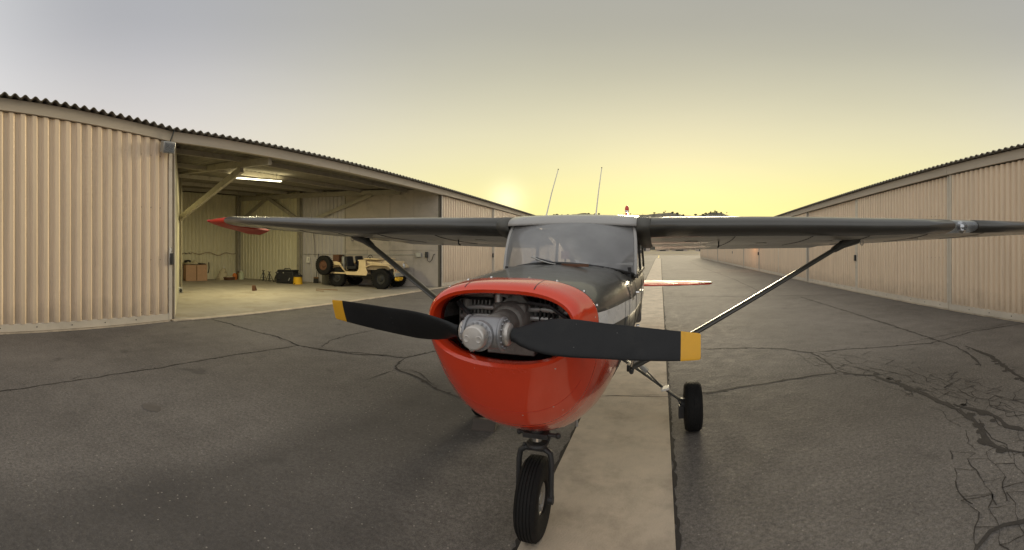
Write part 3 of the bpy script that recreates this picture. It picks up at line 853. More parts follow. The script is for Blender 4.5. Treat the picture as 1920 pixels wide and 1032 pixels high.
# ---- right row
HR = thing('hangar_row', 'beige ribbed metal hangar row with every sliding door shut', 'hangar', (7.47, 20, 0))
yr = [-2.4, 3.4, 9.2, 15.0, 20.6, 26.0, 31.5, 37.3, 43.1, 48.9, 54.7, 60.5, 66.3, 72.5, 79.0]
for a, c in zip(yr[::2], yr[2::2]): roof_bay(ROWR, HR, a, c, 11, 4.6, .2, .03)
for a, c in zip(yr, yr[1:]):
    b = MB(); rowbox(b, ROWR, a + .004, c - .004, -.165, -.095, lambda y: ZR(y) - .275, lambda y: ZR(y) - .045); b.build('fascia_board', M['fascia'], HR, bevel=.004)
    i = yr.index(a)
    dd = -.05 if i in (1, 4, 7, 10) else (.02 if i % 2 else -.01)
    door(ROWR, HR, a + .035, c - .035, dd, .19, 5 if i < 5 else 99, lock=(a + .06, 1.36) if i in (3, 6, 8) else None)
for y in yr[1:-1]:
    b = MB(); rowbox(b, ROWR, y - .035, y + .035, -.03, .1, .03, lambda q: ZR(q) - .28); b.build('post', M['darkpost'], HR)
b = MB(); rowbox(b, ROWR, -2.4, 79, -.08, .1, lambda y: ZR(y) - .24, lambda y: ZR(y) - .07); b.build('door_track', M['beam'], HR)
b = MB(); b.add([(29, -2.4, 0), (29, 79, 0), (29, 79, 4), (29, -2.4, 4)], [(0, 1, 2, 3)]); b.build('rear_wall', M['steel'], HR, smooth=False)
for yy in (-2.38, 78.98):
    b = MB(); b.add([(7.5, yy, 0), (29, yy, 0), (29, yy, ZR(yy) - .06), (18.4, yy, 4.5), (7.5, yy, ZR(yy) - .06)], [(0, 1, 2, 3, 4)]); b.build('end_wall', M['steel'], HR, smooth=False)
reparent(HR, (7.47, 20, 0))
fr_ = MB(); fr_.prism([(7.36, -2.4), (29, -2.4), (29, 79), (7.36, 79)], 'z', -.05, .030)
struct(fr_.build('hangar_plinth', M['concrete'], smooth=False))
b = MB(); ribbon(b, [(7.33, -2), (7.33, 40), (7.33, 79)], .04, .0085, .12, .015, False)
b.build('edge_gap', M['tar'], asphalt, smooth=False, fix=False)

# ================================================================ FAR GROUND
HP = [(-1.5, 300), (-.8, 405), (-.45, 408), (-.297, 409), (-.235, 409), (-.18, 404.5), (-.14, 408), (-.10, 410), (-.055, 408), (-.01, 404.5), (.03, 404), (.06, 409),
      (.10, 407.5), (.135, 402.5), (.155, 407), (.17, 411), (.28, 416), (.45, 424), (.9, 420), (1.5, 425)]
HP[0] = (-1.5, 425)
HP = [(a, y - 4) for a, y in HP]
b = MB()
rings = []
for i in range(420):
    t = lerp(-1.5, 1.5, i / 419)
    e = (467 - interp(HP, t)[0]) / 800 + random.uniform(-.0009, .0009) + .0008 * math.sin(t * 61)
    rr = []
    for (r_, f) in ((800, 0), (980, .35), (1150, .72), (1300, 1.0), (1500, .9), (2000, 0)):
        h = f * e * 1300 + (random.uniform(-2.5, 2.5) if 0 < f < 1 else 0)
        rr.append((r_ * math.sin(t), r_ * math.cos(t), max(0, h) + 1.7 * f - (1 if f == 0 else 0)))
    rings.append(rr)
b.loft(rings, False)
struct(b.build('hills', M['hill'], fix=False, sharp=80))
def tree(t, hgt, wid, label, group, r_=1300, palm=False):
    e = (467 - interp(HP, t)[0]) / 800
    x, y, z = r_ * math.sin(t), r_ * math.cos(t), e * 1300 + 1.7 - 1.5
    o = thing('palm_tree' if palm else 'ridge_tree', label, 'tree', (x, y, z), group=group)
    b = MB(); b.cyl((0, 0, 0), (0, 0, hgt * .75), wid * .06, wid * .035, 6); b.build('trunk', M['bark'], o)
    b = MB()
    if palm:
        for k_ in range(16):
            a = 2 * PI * k_ / 16 + random.uniform(-.2, .2); L = wid * .55 * random.uniform(.7, 1.1); up = random.uniform(-.3, .6)
            c_, s_ = math.cos(a), math.sin(a)
            p0 = Vector((0, 0, hgt * .75)); p1 = p0 + Vector((c_ * L * .6, s_ * L * .6, up * L)); p2 = p0 + Vector((c_ * L, s_ * L, up * L - L * .5))
            w = Vector((-s_, c_, 0)) * L * .12
            b.add([p0 - w * .3, p0 + w * .3, p1 + w, p1 - w, p2], [(0, 1, 2, 3), (3, 2, 4)])
    else:
        for k_ in range(130):
            v = Vector((random.gauss(0, 1), random.gauss(0, 1), random.gauss(0, 1))).normalized() * random.uniform(.35, 1) ** .6
            p = Vector((v.x * wid / 2, v.y * wid / 2, hgt * .66 + v.z * hgt * .34))
            u = Vector((random.gauss(0, 1), random.gauss(0, 1), random.gauss(0, 1))).normalized() * wid * .12
            w = u.orthogonal().normalized() * wid * .09
            b.add([p - u, p + w, p + u, p - w], [(0, 1, 2, 3)])
    b.build('crown', M['leaf'], o, smooth=False, fix=False)
for i in range(24):
    t = random.choice((-.225, -.19, -.17, -.155, -.02, .0, .03, .05, .09, .11, .13, .14, .12, -.24)) + random.uniform(-.014, .014)
    tree(t, random.uniform(3.5, 8), random.uniform(5, 10), 'small dark bushy tree on the far hill ridge behind the wing', 'bushy trees along the far ridge')
for t, h in ((.128, 12), (.156, 12), (.118, 10), (-.085, 9), (-.07, 10), (.012, 11)):
    tree(t, h, 7, 'small dark palm silhouette on the far hill ridge', 'palms along the far ridge', palm=True)
o = thing('radio_mast', 'thin lone mast on the far hill beside the red beacon', 'mast', (-.041 * 1250, 1249, 80))
b = MB(); b.cyl((0, 0, 0), (0, 0, 26), .5, .25, 6); b.build('pole', M['darkmetal'], o)
b = MB(); b.bar((-1.5, 0, 24), (1.5, 0, 24), .3, .3); b.build('crossarm', M['darkmetal'], o)
# low sheds on the far side of the runway
for i, (x, w, h, lab) in enumerate(((-14, 12, 4.2, 'low pale shed across the runway, leftmost in the gap under the wing'), (2, 10, 3.5, 'small pale shed across the runway straight beyond the concrete strip'), (16, 13, 4.6, 'wide pale shed across the runway, second from the right hangar end'), (32, 9, 3.8, 'narrow pale shed across the runway nearest the right hangar end'))):
    o = thing('distant_shed', lab, 'shed', (x, 330 + (i % 3) * 14, 0), group='low sheds beyond the runway')
    b = MB(); b.box((0, 0, h * .4), (w, 8, h * .8)); b.build('wall', M['shed'], o, smooth=False)
    b = MB(); b.prism([(-w / 2 - .3, h * .8), (w / 2 + .3, h * .8), (0, h)], 'y', -4.3, 4.3); b.build('roof', M['roofing'], o, smooth=False)
    b = MB(); b.box((0, -4.02, h * .3), (w * .5, .06, h * .58)); b.build('door', M['darkmetal'], o, smooth=False)

# ================================================================ AEROPLANE
PX = -.72
plane = thing('light_aeroplane', 'red nosed high wing light aeroplane with black propeller parked astride the concrete strip', 'aeroplane', (PX, 4, 0))
OF = (0, 4, 0)
def A(b, name, m, parent=None, **kw):
    return b.build(name, M[m], parent or plane, off=OF, **kw)
ZC = 1.335
# Y, half width, top z, bottom z
SEC = [(1.80, .355, 1.512, 1.165), (1.83, .381, 1.537, 1.085), (1.90, .402, 1.549, .95), (1.99, .430, 1.555, .83), (2.10, .452, 1.560, .765), (2.25, .472, 1.568, .70),
       (2.45, .492, 1.578, .655), (2.62, .504, 1.586, .655), (2.80, .518, 1.594, .66), (3.0, .528, 1.600, .66), (3.4, .53, 1.604, .655), (5.0, .53, 1.56, .72), (6.2, .43, 1.44, .78),
       (7.6, .26, 1.33, .85), (9.3, .05, 1.12, .93), (9.6, .03, 1.10, .97)]
NU, NL = 2.75, 2.35
def sec(Y):
    """section at Y, smooth through the stations"""
    n = len(SEC)
    for i in range(n - 1):
        if Y <= SEC[i + 1][0] or i == n - 2: break
    p0, p1, p2, p3 = SEC[max(i - 1, 0)], SEC[i], SEC[i + 1], SEC[min(i + 2, n - 1)]
    h = p2[0] - p1[0]; t = max(0, min(1, (Y - p1[0]) / h))
    out = []
    for k in (1, 2, 3):
        m1 = (p2[k] - p0[k]) / (p2[0] - p0[0]) * h if p2[0] > p0[0] else 0
        m2 = (p3[k] - p1[k]) / (p3[0] - p1[0]) * h if p3[0] > p1[0] else 0
        out.append((2 * t**3 - 3 * t * t + 1) * p1[k] + (t**3 - 2 * t * t + t) * m1 + (3 * t * t - 2 * t**3) * p2[k] + (t**3 - t * t) * m2)
    return tuple(out)
def uz(Y, z):
    hw, tp, bt = sec(Y)
    zc = min(ZC, tp - .05)
    if z >= zc: e, n = tp - zc, NU
    else: e, n = zc - bt, NL
    return hw * max(0, 1 - min(1, abs(z - zc) / e) ** n) ** (1 / n)
def arc(Y, f0, f1, k):
    """ring points, angle f0..f1 (degrees, 0 = right side at the widest, 90 = top)"""
    hw, tp, bt = sec(Y)
    zc = min(ZC, tp - .05)
    out = []
    for i in range(k + 1):
        f = R(lerp(f0, f1, i / k)); c, s = math.cos(f), math.sin(f)
        n = NU if s >= 0 else NL
        u = hw * math.copysign(abs(c) ** (2 / n), c)
        z = zc + ((tp - zc) if s >= 0 else (zc - bt)) * math.copysign(abs(s) ** (2 / n), s)
        out.append((u, Y, z))
    return out
def band(Ys, zhi, zlo, sgn, k=5, proud=0.0):
    b = MB(); rings = []
    for Y in Ys:
        r = []
        for i in range(k + 1):
            z = lerp(zhi(Y), zlo(Y), i / k)
            r.append((sgn * (uz(Y, z) + proud), Y, z))
        rings.append(r)
    b.loft(rings, False)
    return b
def lower(Ys, ztop, k=22):
    b = MB(); rings = []
    for Y in Ys:
        hw, tp, bt = sec(Y); zc = min(ZC, tp - .05)
        zt = min(ztop(Y), zc)
        s = max(0, min(1, (zc - zt) / (zc - bt)))
        f = math.degrees(math.asin(s ** (NL / 2)))
        rings.append(arc(Y, -f, -180 + f, k))
    b.loft(rings, False)
    return b
frange = lambda a, c, k: [lerp(a, c, i / k) for i in range(k + 1)]

# nose bowl: rolled lip, then the big chin
b = MB()
lip = []
for (Y, hw, tp, bt) in ((1.93, .352, 1.50, 1.165), (1.87, .345, 1.492, 1.176), (1.83, .343, 1.492, 1.182), (1.805, .347, 1.50, 1.176), (1.797, .358, 1.514, 1.162), (1.808, .370, 1.527, 1.138)) + tuple((Y, *sec(Y)) for Y in (1.83, 1.845, 1.86, 1.88, 1.90, 1.92, 1.945, 1.97, 1.985, 1.99)):
    ring = []
    for i in range(72):
        f = 2 * PI * i / 72; c, s = math.cos(f), math.sin(f)
        n = NU if s >= 0 else NL
        zc = ZC
        ring.append((hw * math.copysign(abs(c) ** (2 / n), c), Y, zc + ((tp - zc) if s >= 0 else (zc - bt)) * math.copysign(abs(s) ** (2 / n), s)))
    lip.append(ring)
b.loft(lip, True)
bowl = A(b, 'nose_bowl', 'redpaint', fix=True, solid=.004)
# seams and camloc fasteners on the bowl
for u in (-.17, .17):
    b = MB()
    pts = []
    for (Y, hw, tp, bt) in ((1.806, .370, 1.527, 0), (1.83, .384, 1.538, 0), (1.862, .393, 1.545, 0), (1.90, .40, 1.549, 0), (1.94, .407, 1.552, 0), (1.985, .415, 1.555, 0)):
        zc = ZC
        z = zc + (tp - zc) * max(0, 1 - (abs(u) / hw) ** NU) ** (1 / NU)
        pts.append((u, Y, z + .0012))
    b.tube(pts, .0024, 5); A(b, 'seam', 'darkmetal', bowl)
# lower cowl: red
b = lower([1.9925, 1.997] + frange(2.01, 2.62, 14), lambda Y: lerp(1.31, 1.10, (Y - 1.99) / .63))
lc = A(b, 'lower_cowl', 'redpaint', solid=.004)
b = MB(); pts = []
for f in frange(-150, -30, 30):
    p = arc(1.918, f, f, 1)[0]; pts.append((p[0] * 1.001, p[1] - .0015, p[2] - .0005))
b.tube(pts, .0016, 5); A(b, 'seam', 'redtip', lc)
# cowl sides: stripe and grey panels
zst = lambda Y: interp([(1.9, 1.402), (2.2, 1.390), (2.6, 1.376), (3.4, 1.338), (5.0, 1.32), (9.3, 1.09)], Y)[0]
zsb = lambda Y: interp([(1.9, 1.335), (2.2, 1.305), (3.5, 1.222), (5.0, 1.17), (9.3, 1.0)], Y)[0]
for s in (-1, 1):
    A(band(frange(1.9925, 2.62, 8), zsb, lambda Y: lerp(1.3125, 1.1025, (Y - 1.99) / .63), s), 'cowl_side_panel', 'greypaint')
    A(band(frange(1.9925, 2.80, 8) + frange(2.9, 4.9, 6) + frange(5.1, 9.2, 9), zst, zsb, s, 3, .0015), 'side_stripe', 'whitepaint')
# upper cowl: black
def upper(Ys, zlo, k=40):
    b = MB(); rings = []
    for Y in Ys:
        hw, tp, bt = sec(Y); zc = min(ZC, tp - .05)
        s = max(0, min(1, (zlo(Y) - zc) / (tp - zc)))
        f = math.degrees(math.asin(s ** (NU / 2)))
        rings.append(arc(Y, f, 180 - f, k))
    b.loft(rings, False)
    return b
b = upper([1.9925, 1.997] + frange(2.01, 2.80, 12), zst)
uc = A(b, 'upper_cowl', 'blackpaint', solid=.003)
b = MB()
for f in (18, 40, 66, 84, 100, 118, 140, 160):
    p, q = Vector(arc(2.012, f, f, 1)[0]), Vector((0, 2.012, ZC))
    nn = (p - q).normalized(); b.cyl(p - nn * .002, p + nn * .004, .0085, n=8)
A(b, 'fasteners', 'chrome', uc)
# scuttle between cowl and windshield
b = MB(); rings = []
for Y in frange(2.803, 3.36, 10):
    rings.append(arc(Y, 0, 180, 40))
b.loft(rings, False)
# cut the middle away under the windshield by pulling it down to the glareshield
b2 = MB(); vs = []
for (x, Y, z) in b.v:
    lim = 2.83 + .44 * (abs(x) / .53) ** 2
    if Y > lim: z = min(z, 1.575 - .10 * (abs(x) / .53) ** 2)
    vs.append((x, Y, z))
b2.v, b2.f = vs, b.f
A(b2, 'glareshield', 'blackpaint')
# fuselage lower body and tail cone
fus = A(lower(frange(2.625, 3.4, 6) + frange(3.6, 5.0, 6) + frange(5.2, 9.6, 14), lambda Y: min(zsb(Y), sec(Y)[1] - .06)), 'fuselage', 'greypaint', solid=.004)
b = MB(); b.loft([arc(Y, 0, 180, 24) for Y in frange(5.75, 9.6, 12)], False); A(b, 'tail_cone_top', 'whitepaint', solid=.003)
for s in (-1, 1):
    A(band(frange(2.803, 5.75, 12), lambda Y: 1.49 if Y > 3.2 else 1.46, zst, s, 4), 'cabin_side', 'greypaint', solid=.003)
    # door frame, window posts and side windows
    for (Y0, Y1, w) in ((3.27, 3.44, .045), (4.18, 4.16, .06), (5.02, 4.98, .08)):
        b = MB(); b.bar((s * .527, Y0, 1.48), (s * .50, Y1, 1.90), .02, w, (0, 1, 0)); A(b, 'window_post', 'blackpaint' if Y0 > 4 else 'greypaint', bevel=.004)
    b = MB(); b.bar((s * .536, 3.34, 1.485), (s * .53, 5.04, 1.485), .016, .03); A(b, 'window_sill', 'greypaint')
    for (Y0, Y1, Y2, Y3) in ((3.31, 4.14, 3.46, 4.13), (4.22, 4.97, 4.20, 4.94)):
        b = MB(); b.add([(s * .524, Y0, 1.495), (s * .524, Y1, 1.495), (s * .50, Y3, 1.885), (s * .50, Y2, 1.885)], [(0, 1, 2, 3)]); A(b, 'side_window', 'sideglass', fix=False)
    b = MB()
    b.tube([(s * (uz(3.345, z) + .0015), 3.345, z) for z in frange(1.46, .92, 8)] + [(s * (uz(Y, .90) + .0015), Y, .90) for Y in frange(3.40, 4.10, 5)] + [(s * (uz(4.16, z) + .0015), 4.16, z) for z in frange(.92, 1.46, 8)], .004, 6); A(b, 'door_gap', 'darkmetal')
    b = MB(); b.box((s * .545, 4.05, 1.30), (.02, .10, .022)); A(b, 'door_handle', 'chrome', bevel=.004)
    b = MB(); b.cyl((s * .53, 3.33, 1.36), (s * .556, 3.33, 1.36), .014, n=10); b.cyl((s * .53, 3.33, 1.10), (s * .556, 3.33, 1.10), .014, n=10); A(b, 'hinge', 'chrome')
# windshield
def wbase(t): return (t * .52, 2.845 + .42 * t * t, 1.598 - .095 * t * t)
def wtop(t): return (t * .50, 3.395 + .03 * t * t, 1.925 - .02 * t * t)
b = MB(); rings = []
for k in range(9):
    h = k / 8
    rings.append([])
    for i in range(29):
        t = lerp(-1, 1, i / 28)
        p, q = Vector(wbase(t)), Vector(wtop(t))
        m = p.lerp(q, h) + Vector((t * .012, -.030 * (1 - .6 * abs(t)), .018)) * (4 * h * (1 - h))
        rings[-1].append(m)
b.loft(rings, False)
ws = A(b, 'windshield', 'glass', sharp=80)
for s in (-1, 1):
    b = MB(); b.tube([rings[k][28 if s > 0 else 0] + Vector((s * .006, -.002, 0)) for k in range(9)], .014, 8); A(b, 'windshield_frame', 'roofskin', ws)
b = MB(); b.tube([Vector(r_) + Vector((0, -.004, .004)) for r_ in rings[0]], .011, 6); A(b, 'lower_seal', 'darkmetal', ws)
b = MB(); b.tube([Vector(r_) + Vector((0, .0, .008)) for r_ in rings[8]], .012, 6); A(b, 'upper_frame', 'roofskin', ws)
# wiper-like air probe and wires lying on the scuttle
b = MB(); b.tube([(-.17, 2.86, 1.645), (-.10, 2.82, 1.622), (-.02, 2.78, 1.604), (.03, 2.765, 1.598)], [.006, .005, .004, .003], 8); A(b, 'temperature_probe', 'galv')
b = MB(); b.tube([(-.14, 2.875, 1.632), (-.06, 2.83, 1.615), (.0, 2.79, 1.603)], .010, 8); A(b, 'probe_sleeve', 'hose')
b = MB(); b.prism([(.07, 2.755), (.20, 2.70), (.27, 2.66), (.20, 2.665), (.10, 2.72)], 'z', 1.586, 1.603); A(b, 'rag', 'rust')
# airfoil
UP = [(0, 0), (.006, .0150), (.0125, .0215), (.025, .0299), (.05, .0413), (.1, .0563), (.2, .0726), (.3, .0788), (.4, .0780), (.5, .0724), (.6, .0636), (.7, .0518), (.8, .0375), (.9, .0208), (1, .0013)]
LO = [(.006, -.0118), (.0125, -.0165), (.025, -.0227), (.05, -.0301), (.1, -.0375), (.2, -.0423), (.3, -.0412), (.4, -.0380), (.5, -.0334), (.6, -.0276), (.7, -.0214), (.8, -.0150), (.9, -.0082), (1, -.0013)]
def wing_at(u):
    a = abs(u)
    c = 1.63 if a < 2.6 else lerp(1.63, 1.14, min(1, (a - 2.6) / 2.9))
    le = 3.36 + (0 if a < 2.6 else (a - 2.6) * .035)
    z = 1.872 + .0245 * a - .0103 * u + max(0, a - 2.6) * (.030 - .012 * math.copysign(1, u))
    drop = .172 if a < 2.6 else lerp(.172, .10, (a - 2.6) / 2.6)
    return c, le, z, drop
def wpos(u, x, y, sc=1.0):
    c, le, z, drop = wing_at(u)
    return (u, le + x * c, z + y * c * 1.05 * sc - drop * x)
PA, PB = .115, .72       # leading edge skin / flap hinge fractions
def fracs(lst, a, c):
    out = [p for p in lst if a < p[0] < c]
    def at(x):
        for p, q in zip(lst, lst[1:]):
            if p[0] <= x <= q[0]: return (x, lerp(p[1], q[1], (x - p[0]) / (q[0] - p[0])))
    lo, hi = ([at(a)] if a > lst[0][0] else [lst[0]]), ([at(c)] if c < 1 else [lst[-1]])
    out = lo + [p for p in out if p not in lo] + [h for h in hi if h not in out]
    return out
for s in (-1, 1):
    ue = 4.92 if s < 0 else 6.2
    us = [.535, 1.1, 1.7, 2.2, 2.6, 3.2, 3.53, 3.87, 4.4, ue]
    upper = fracs(UP, PA, PB); low = fracs(LO, PA, PB)
    prof = upper + low[::-1]
    SH = .45
    b = MB(); b.loft([[wpos(s * (u + (SH * x if u == ue else 0)), x, y) for x, y in prof] for u in us], True, True)
    wing = A(b, 'wing', 'wingskin', sharp=50)
    lp = fracs(UP, 0, PA)[::-1] + fracs([(0, 0)] + LO, 0, PA)[1:]
    segs = [(us, 'blackpaint')] if s < 0 else [([u for u in us if u <= 3.53], 'blackpaint'), ([u for u in us if u >= 3.87], 'blackpaint')]
    for uu, mm in segs:
        b = MB(); b.loft([[wpos(s * (u + (SH * x if u == ue else 0)), x, y, 1.012) for x, y in lp] for u in uu], False); A(b, 'leading_edge', mm, wing, solid=.002, sharp=60)
    if s > 0:
        b = MB(); b.loft([[wpos(u, x, y, 1.012) for x, y in lp] for u in (3.54, 3.62, 3.70, 3.78, 3.86)], False); A(b, 'landing_light_cover', 'clearlens', wing, sharp=60)
        p = wpos(3.70, .055, 0)
        b = MB(); b.lathe([(.01, .03), (.05, .02), (.068, -.01), (.07, -.015)], p, (0, -1, 0), 20); A(b, 'landing_light', 'chrome', wing)
        b = MB(); b.lathe([(.066, 0), (.04, .012), (.001, .018)], (p[0], p[1] + .012, p[2]), (0, -1, 0), 20); A(b, 'lamp_lens', 'clearlens', wing)
    # wing root fairing band
    b = MB(); b.loft([[wpos(s * u, x, y, 1.05) for x, y in fracs(UP, 0, .95)[::-1] + fracs([(0, 0)] + LO, 0, .95)[1:]] for u in (.53, .64)], False); A(b, 'root_fairing', 'greypaint', wing, solid=.003, sharp=60)
    # flap and aileron, trailing pieces
    for nm, a0, a1, droop in (('flap', .66, 2.55, .020), ('aileron', 2.58, ue + SH * PB, .004)):
        up2, lo2 = fracs(UP, PB + .006, 1), fracs(LO, PB + .006, 1)
        b = MB(); rr = []
        for u in frange(a0, a1, 4):
            rr.append([(p[0], p[1], p[2] - droop * (x - PB) / (1 - PB)) for (x, y) in up2 + lo2[::-1] for p in [wpos(s * u, x, y)]])
        b.loft(rr, True, True); A(b, nm, 'wingskin', wing, sharp=50)
    # panel seams and rivet lines, inspection covers under the wing
    b = MB()
    for u in (1.35, 2.05, 2.62, 3.3, 4.1):
        b.tube([wpos(s * u, x, y - .0008) for x, y in low], .0035, 5)
    A(b, 'skin_seams', 'darkmetal', wing)
    b = MB()
    for u, x in ((1.0, .3), (1.7, .45), (2.4, .3), (3.4, .4), (4.3, .4)):
        yy = interp([(q[0], q[1]) for q in LO], x)[0]
        p = wpos(s * u, x, yy); b.cyl((p[0], p[1], p[2] + .004), (p[0], p[1], p[2] - .003), .06, n=20)
    A(b, 'inspection_cover', 'wingskin', wing)
    b = MB()
    p = wpos(s * 1.25, .30, -.0412); b.tube([(p[0], p[1], p[2] + .01), (p[0], p[1], p[2] - .035), (p[0], p[1] + .02, p[2] - .05), (p[0], p[1] + .05, p[2] - .052)], .007, 8)
    A(b, 'fuel_vent', 'darkmetal', wing)
    b = MB(); p = wpos(s * 2.72, .34, -.0405)
    b.tube([(p[0], p[1] + .03 * math.cos(a), p[2] - .02 - .03 * math.sin(a)) for a in frange(-.4, PI + .4, 10)], .005, 6); A(b, 'tie_down_ring', 'galv', wing)
    # wing tip
    b = MB(); rr = []
    tp_prof = UP + LO[::-1]
    for k in range(9):
        t = k / 8
        u = ue + .002 + .74 * t
        c, le, z, drop = wing_at(s * ue)
        cc = c * (1 - .30 * t ** 2.4); l2 = le + c * .09 * t ** 2.4
        th = 1.05 * max(.05, (1 - t ** 2.4) ** .6)
        zt = wing_at(s * u)[2] - .02 * t
        rr.append([(s * (u + SH * x * (1 - t)), l2 + x * cc, zt + y * c * th - drop * x - (.10 * min(1, t * 1.6) * x ** .8)) for x, y in tp_prof])
    b.loft(rr, True, True); A(b, 'wing_tip', 'redtip', wing, sharp=60)
    b = MB(); p = rr[6][0]; b.sphere((p[0], p[1] - .0, p[2] + .0), .028, 10, 6, (1, 1.6, .8)); A(b, 'navigation_light', 'redlens' if s > 0 else 'redlens', wing)
    # lift strut
    top = wpos(s * 2.6, .34, -.042); bot = (s * .475, 3.40, .74)
    b = MB(); P0, P1 = Vector(bot), Vector(top); P1.z += .02
    d = (P1 - P0).normalized(); fwd = Vector((0, 1, 0)); fwd = (fwd - d * fwd.dot(d)).normalized(); nn = d.cross(fwd)
    rr = []
    for t in (0, .03, .5, .97, 1):
        wsc = 1.0 if 0 < t < 1 else .7
        q = P0.lerp(P1, t)
        rr.append([q + fwd * .052 * wsc * math.cos(a) + nn * .021 * wsc * math.sin(a) for a in frange(0, 2 * PI, 20)[:-1]])
    b.loft(rr, True, True); st = A(b, 'lift_strut', 'blackpaint')
    b = MB(); q = P0.lerp(P1, .965); b.loft([[q + d * h + fwd * w * math.cos(a) + nn * w * .55 * math.sin(a) for a in frange(0, 2 * PI, 16)[:-1]] for h, w in ((-.16, .055), (-.05, .07), (.05, .11), (.10, .13))], True, True); A(b, 'strut_fairing', 'blackpaint', st)
    b = MB(); b.box((bot[0] + s * .0, bot[1], bot[2] + .015), (.04, .10, .05)); b.cyl((bot[0] + s * .02, bot[1] - .09, bot[2]), (bot[0] + s * .02, bot[1] + .09, bot[2]), .018, n=10); A(b, 'strut_fitting', 'darkmetal', st, bevel=.006)
# cabin roof
b = MB(); rr = []
for x, y in fracs(UP, 0, 1):
    row = []
    for i in range(13):
        u = lerp(-.532, .532, i / 12)
        c, le, z, dr = wing_at(0)
        row.append((u, le + x * c, 1.885 - .0103 * u + y * c * 1.0 - dr * x * .55 + .012 * (1 - (u / .53) ** 2)))
    rr.append(row)
b.loft(rr, False); roof = A(b, 'cabin_roof', 'roofskin', solid=.012, sharp=60)
b = MB(); b.box((0, 3.44, 1.888), (1.0, .05, .025)); A(b, 'roof_header', 'roofskin', roof, bevel=.01)
b = MB(); b.add([(-.48, 5.0, 1.86), (.48, 5.0, 1.86), (.44, 5.80, 1.475), (-.44, 5.80, 1.475)], [(0, 1, 2, 3)]); A(b, 'rear_window', 'sideglass', fix=False)
b = MB(); b.bar((.03, 5.0, 1.862), (.03, 5.80, 1.477), .05, .02); A(b, 'rear_window_post', 'roofskin')
for s in (-1, 1):
    b = MB(); b.bar((s * .50, 4.95, 1.875), (s * .45, 5.81, 1.47), .06, .03); A(b, 'rear_window_frame', 'roofskin')
# whip aerials on the roof
for u, tip in ((-.36, .10), (.12, .045)):
    b = MB(); b.lathe([(.035, 0), (.022, .012), (.012, .03), (.008, .045)], (u, 3.95, 1.985), (tip * .2, 0, 1), 12); an = A(b, 'aerial', 'white')
    b = MB(); b.tube([(u, 3.95, 2.02), (u + tip * .45, 3.98, 2.24), (u + tip, 4.02, 2.47)], [.0065, .005, .0035], 7); A(b, 'whip', 'white', an)
    b = MB(); b.sphere((u + tip, 4.02, 2.472), .006, 8, 5); A(b, 'tip_bead', 'darkmetal', an)
# tail
b = MB(); rr = []
for z, y0, y1, th in ((1.08, 8.0, 9.55, .05), (1.5, 8.45, 9.5, .045), (2.0, 8.78, 9.42, .035), (2.46, 9.02, 9.36, .022), (2.50, 9.06, 9.34, .008)):
    rr.append([(th * math.sin(a) * (1 if True else 1), lerp(y0, y1, (1 - math.cos(a)) / 2), z) for a in frange(0, 2 * PI, 20)[:-1]])
b.loft(rr, True, True); fin = A(b, 'tail_fin', 'whitepaint')
b = MB(); rr = []
for z, y0, y1, th in ((1.6, 8.50, 8.66, .0465), (2.0, 8.772, 8.88, .037), (2.46, 9.012, 9.10, .026)):
    rr.append([(th * math.sin(a), lerp(y0, y1, (1 - math.cos(a)) / 2), z) for a in frange(0, 2 * PI, 16)[:-1]])
b.loft(rr, True, True); A(b, 'fin_stripe', 'redpaint', fin)
b = MB(); b.lathe([(.045, 0), (.05, .02), (.042, .03)], (0.0, 9.2, 2.50), (0, 0, 1), 14); bc = A(b, 'beacon', 'whitepaint')
b = MB(); b.lathe([(.043, .03), (.045, .07), (.036, .11), (.012, .135), (.001, .138)], (0.0, 9.2, 2.50), (0, 0, 1), 14); A(b, 'beacon_lens', 'redlens', bc)
for s in (-1, 1):
    b = MB(); rr = []
    for u, y0, y1, th in ((.03, 8.1, 9.3, .05), (.9, 8.28, 9.18, .042), (1.70, 8.45, 9.05, .028), (1.765, 8.55, 8.98, .012)):
        rr.append([(s * u, lerp(y0, y1, (1 - math.cos(a)) / 2), 1.0 + th * math.sin(a)) for a in frange(0, 2 * PI, 20)[:-1]])
    b.loft(rr, True, True); stb = A(b, 'tailplane', 'redtip')
    b = MB(); rr = []
    for u, y0, th in ((.06, 8.092, .051), (.9, 8.272, .043), (1.70, 8.442, .029)):
        rr.append([(s * u, y0 - .003 + {.06: .6, .9: .45, 1.70: .3}[u] * (1 - math.cos(a)), 1.0 + (th + .002) * math.sin(a)) for a in frange(.42, -1.2, 10)])
    b.loft(rr, False); A(b, 'lower_trim', 'redpaint', stb, solid=.003)
    b = MB(); b.box((s * 1.63, 8.58, 1.024), (.26, .24, .022)); A(b, 'tip_guard', 'darkmetal', stb, bevel=.006)

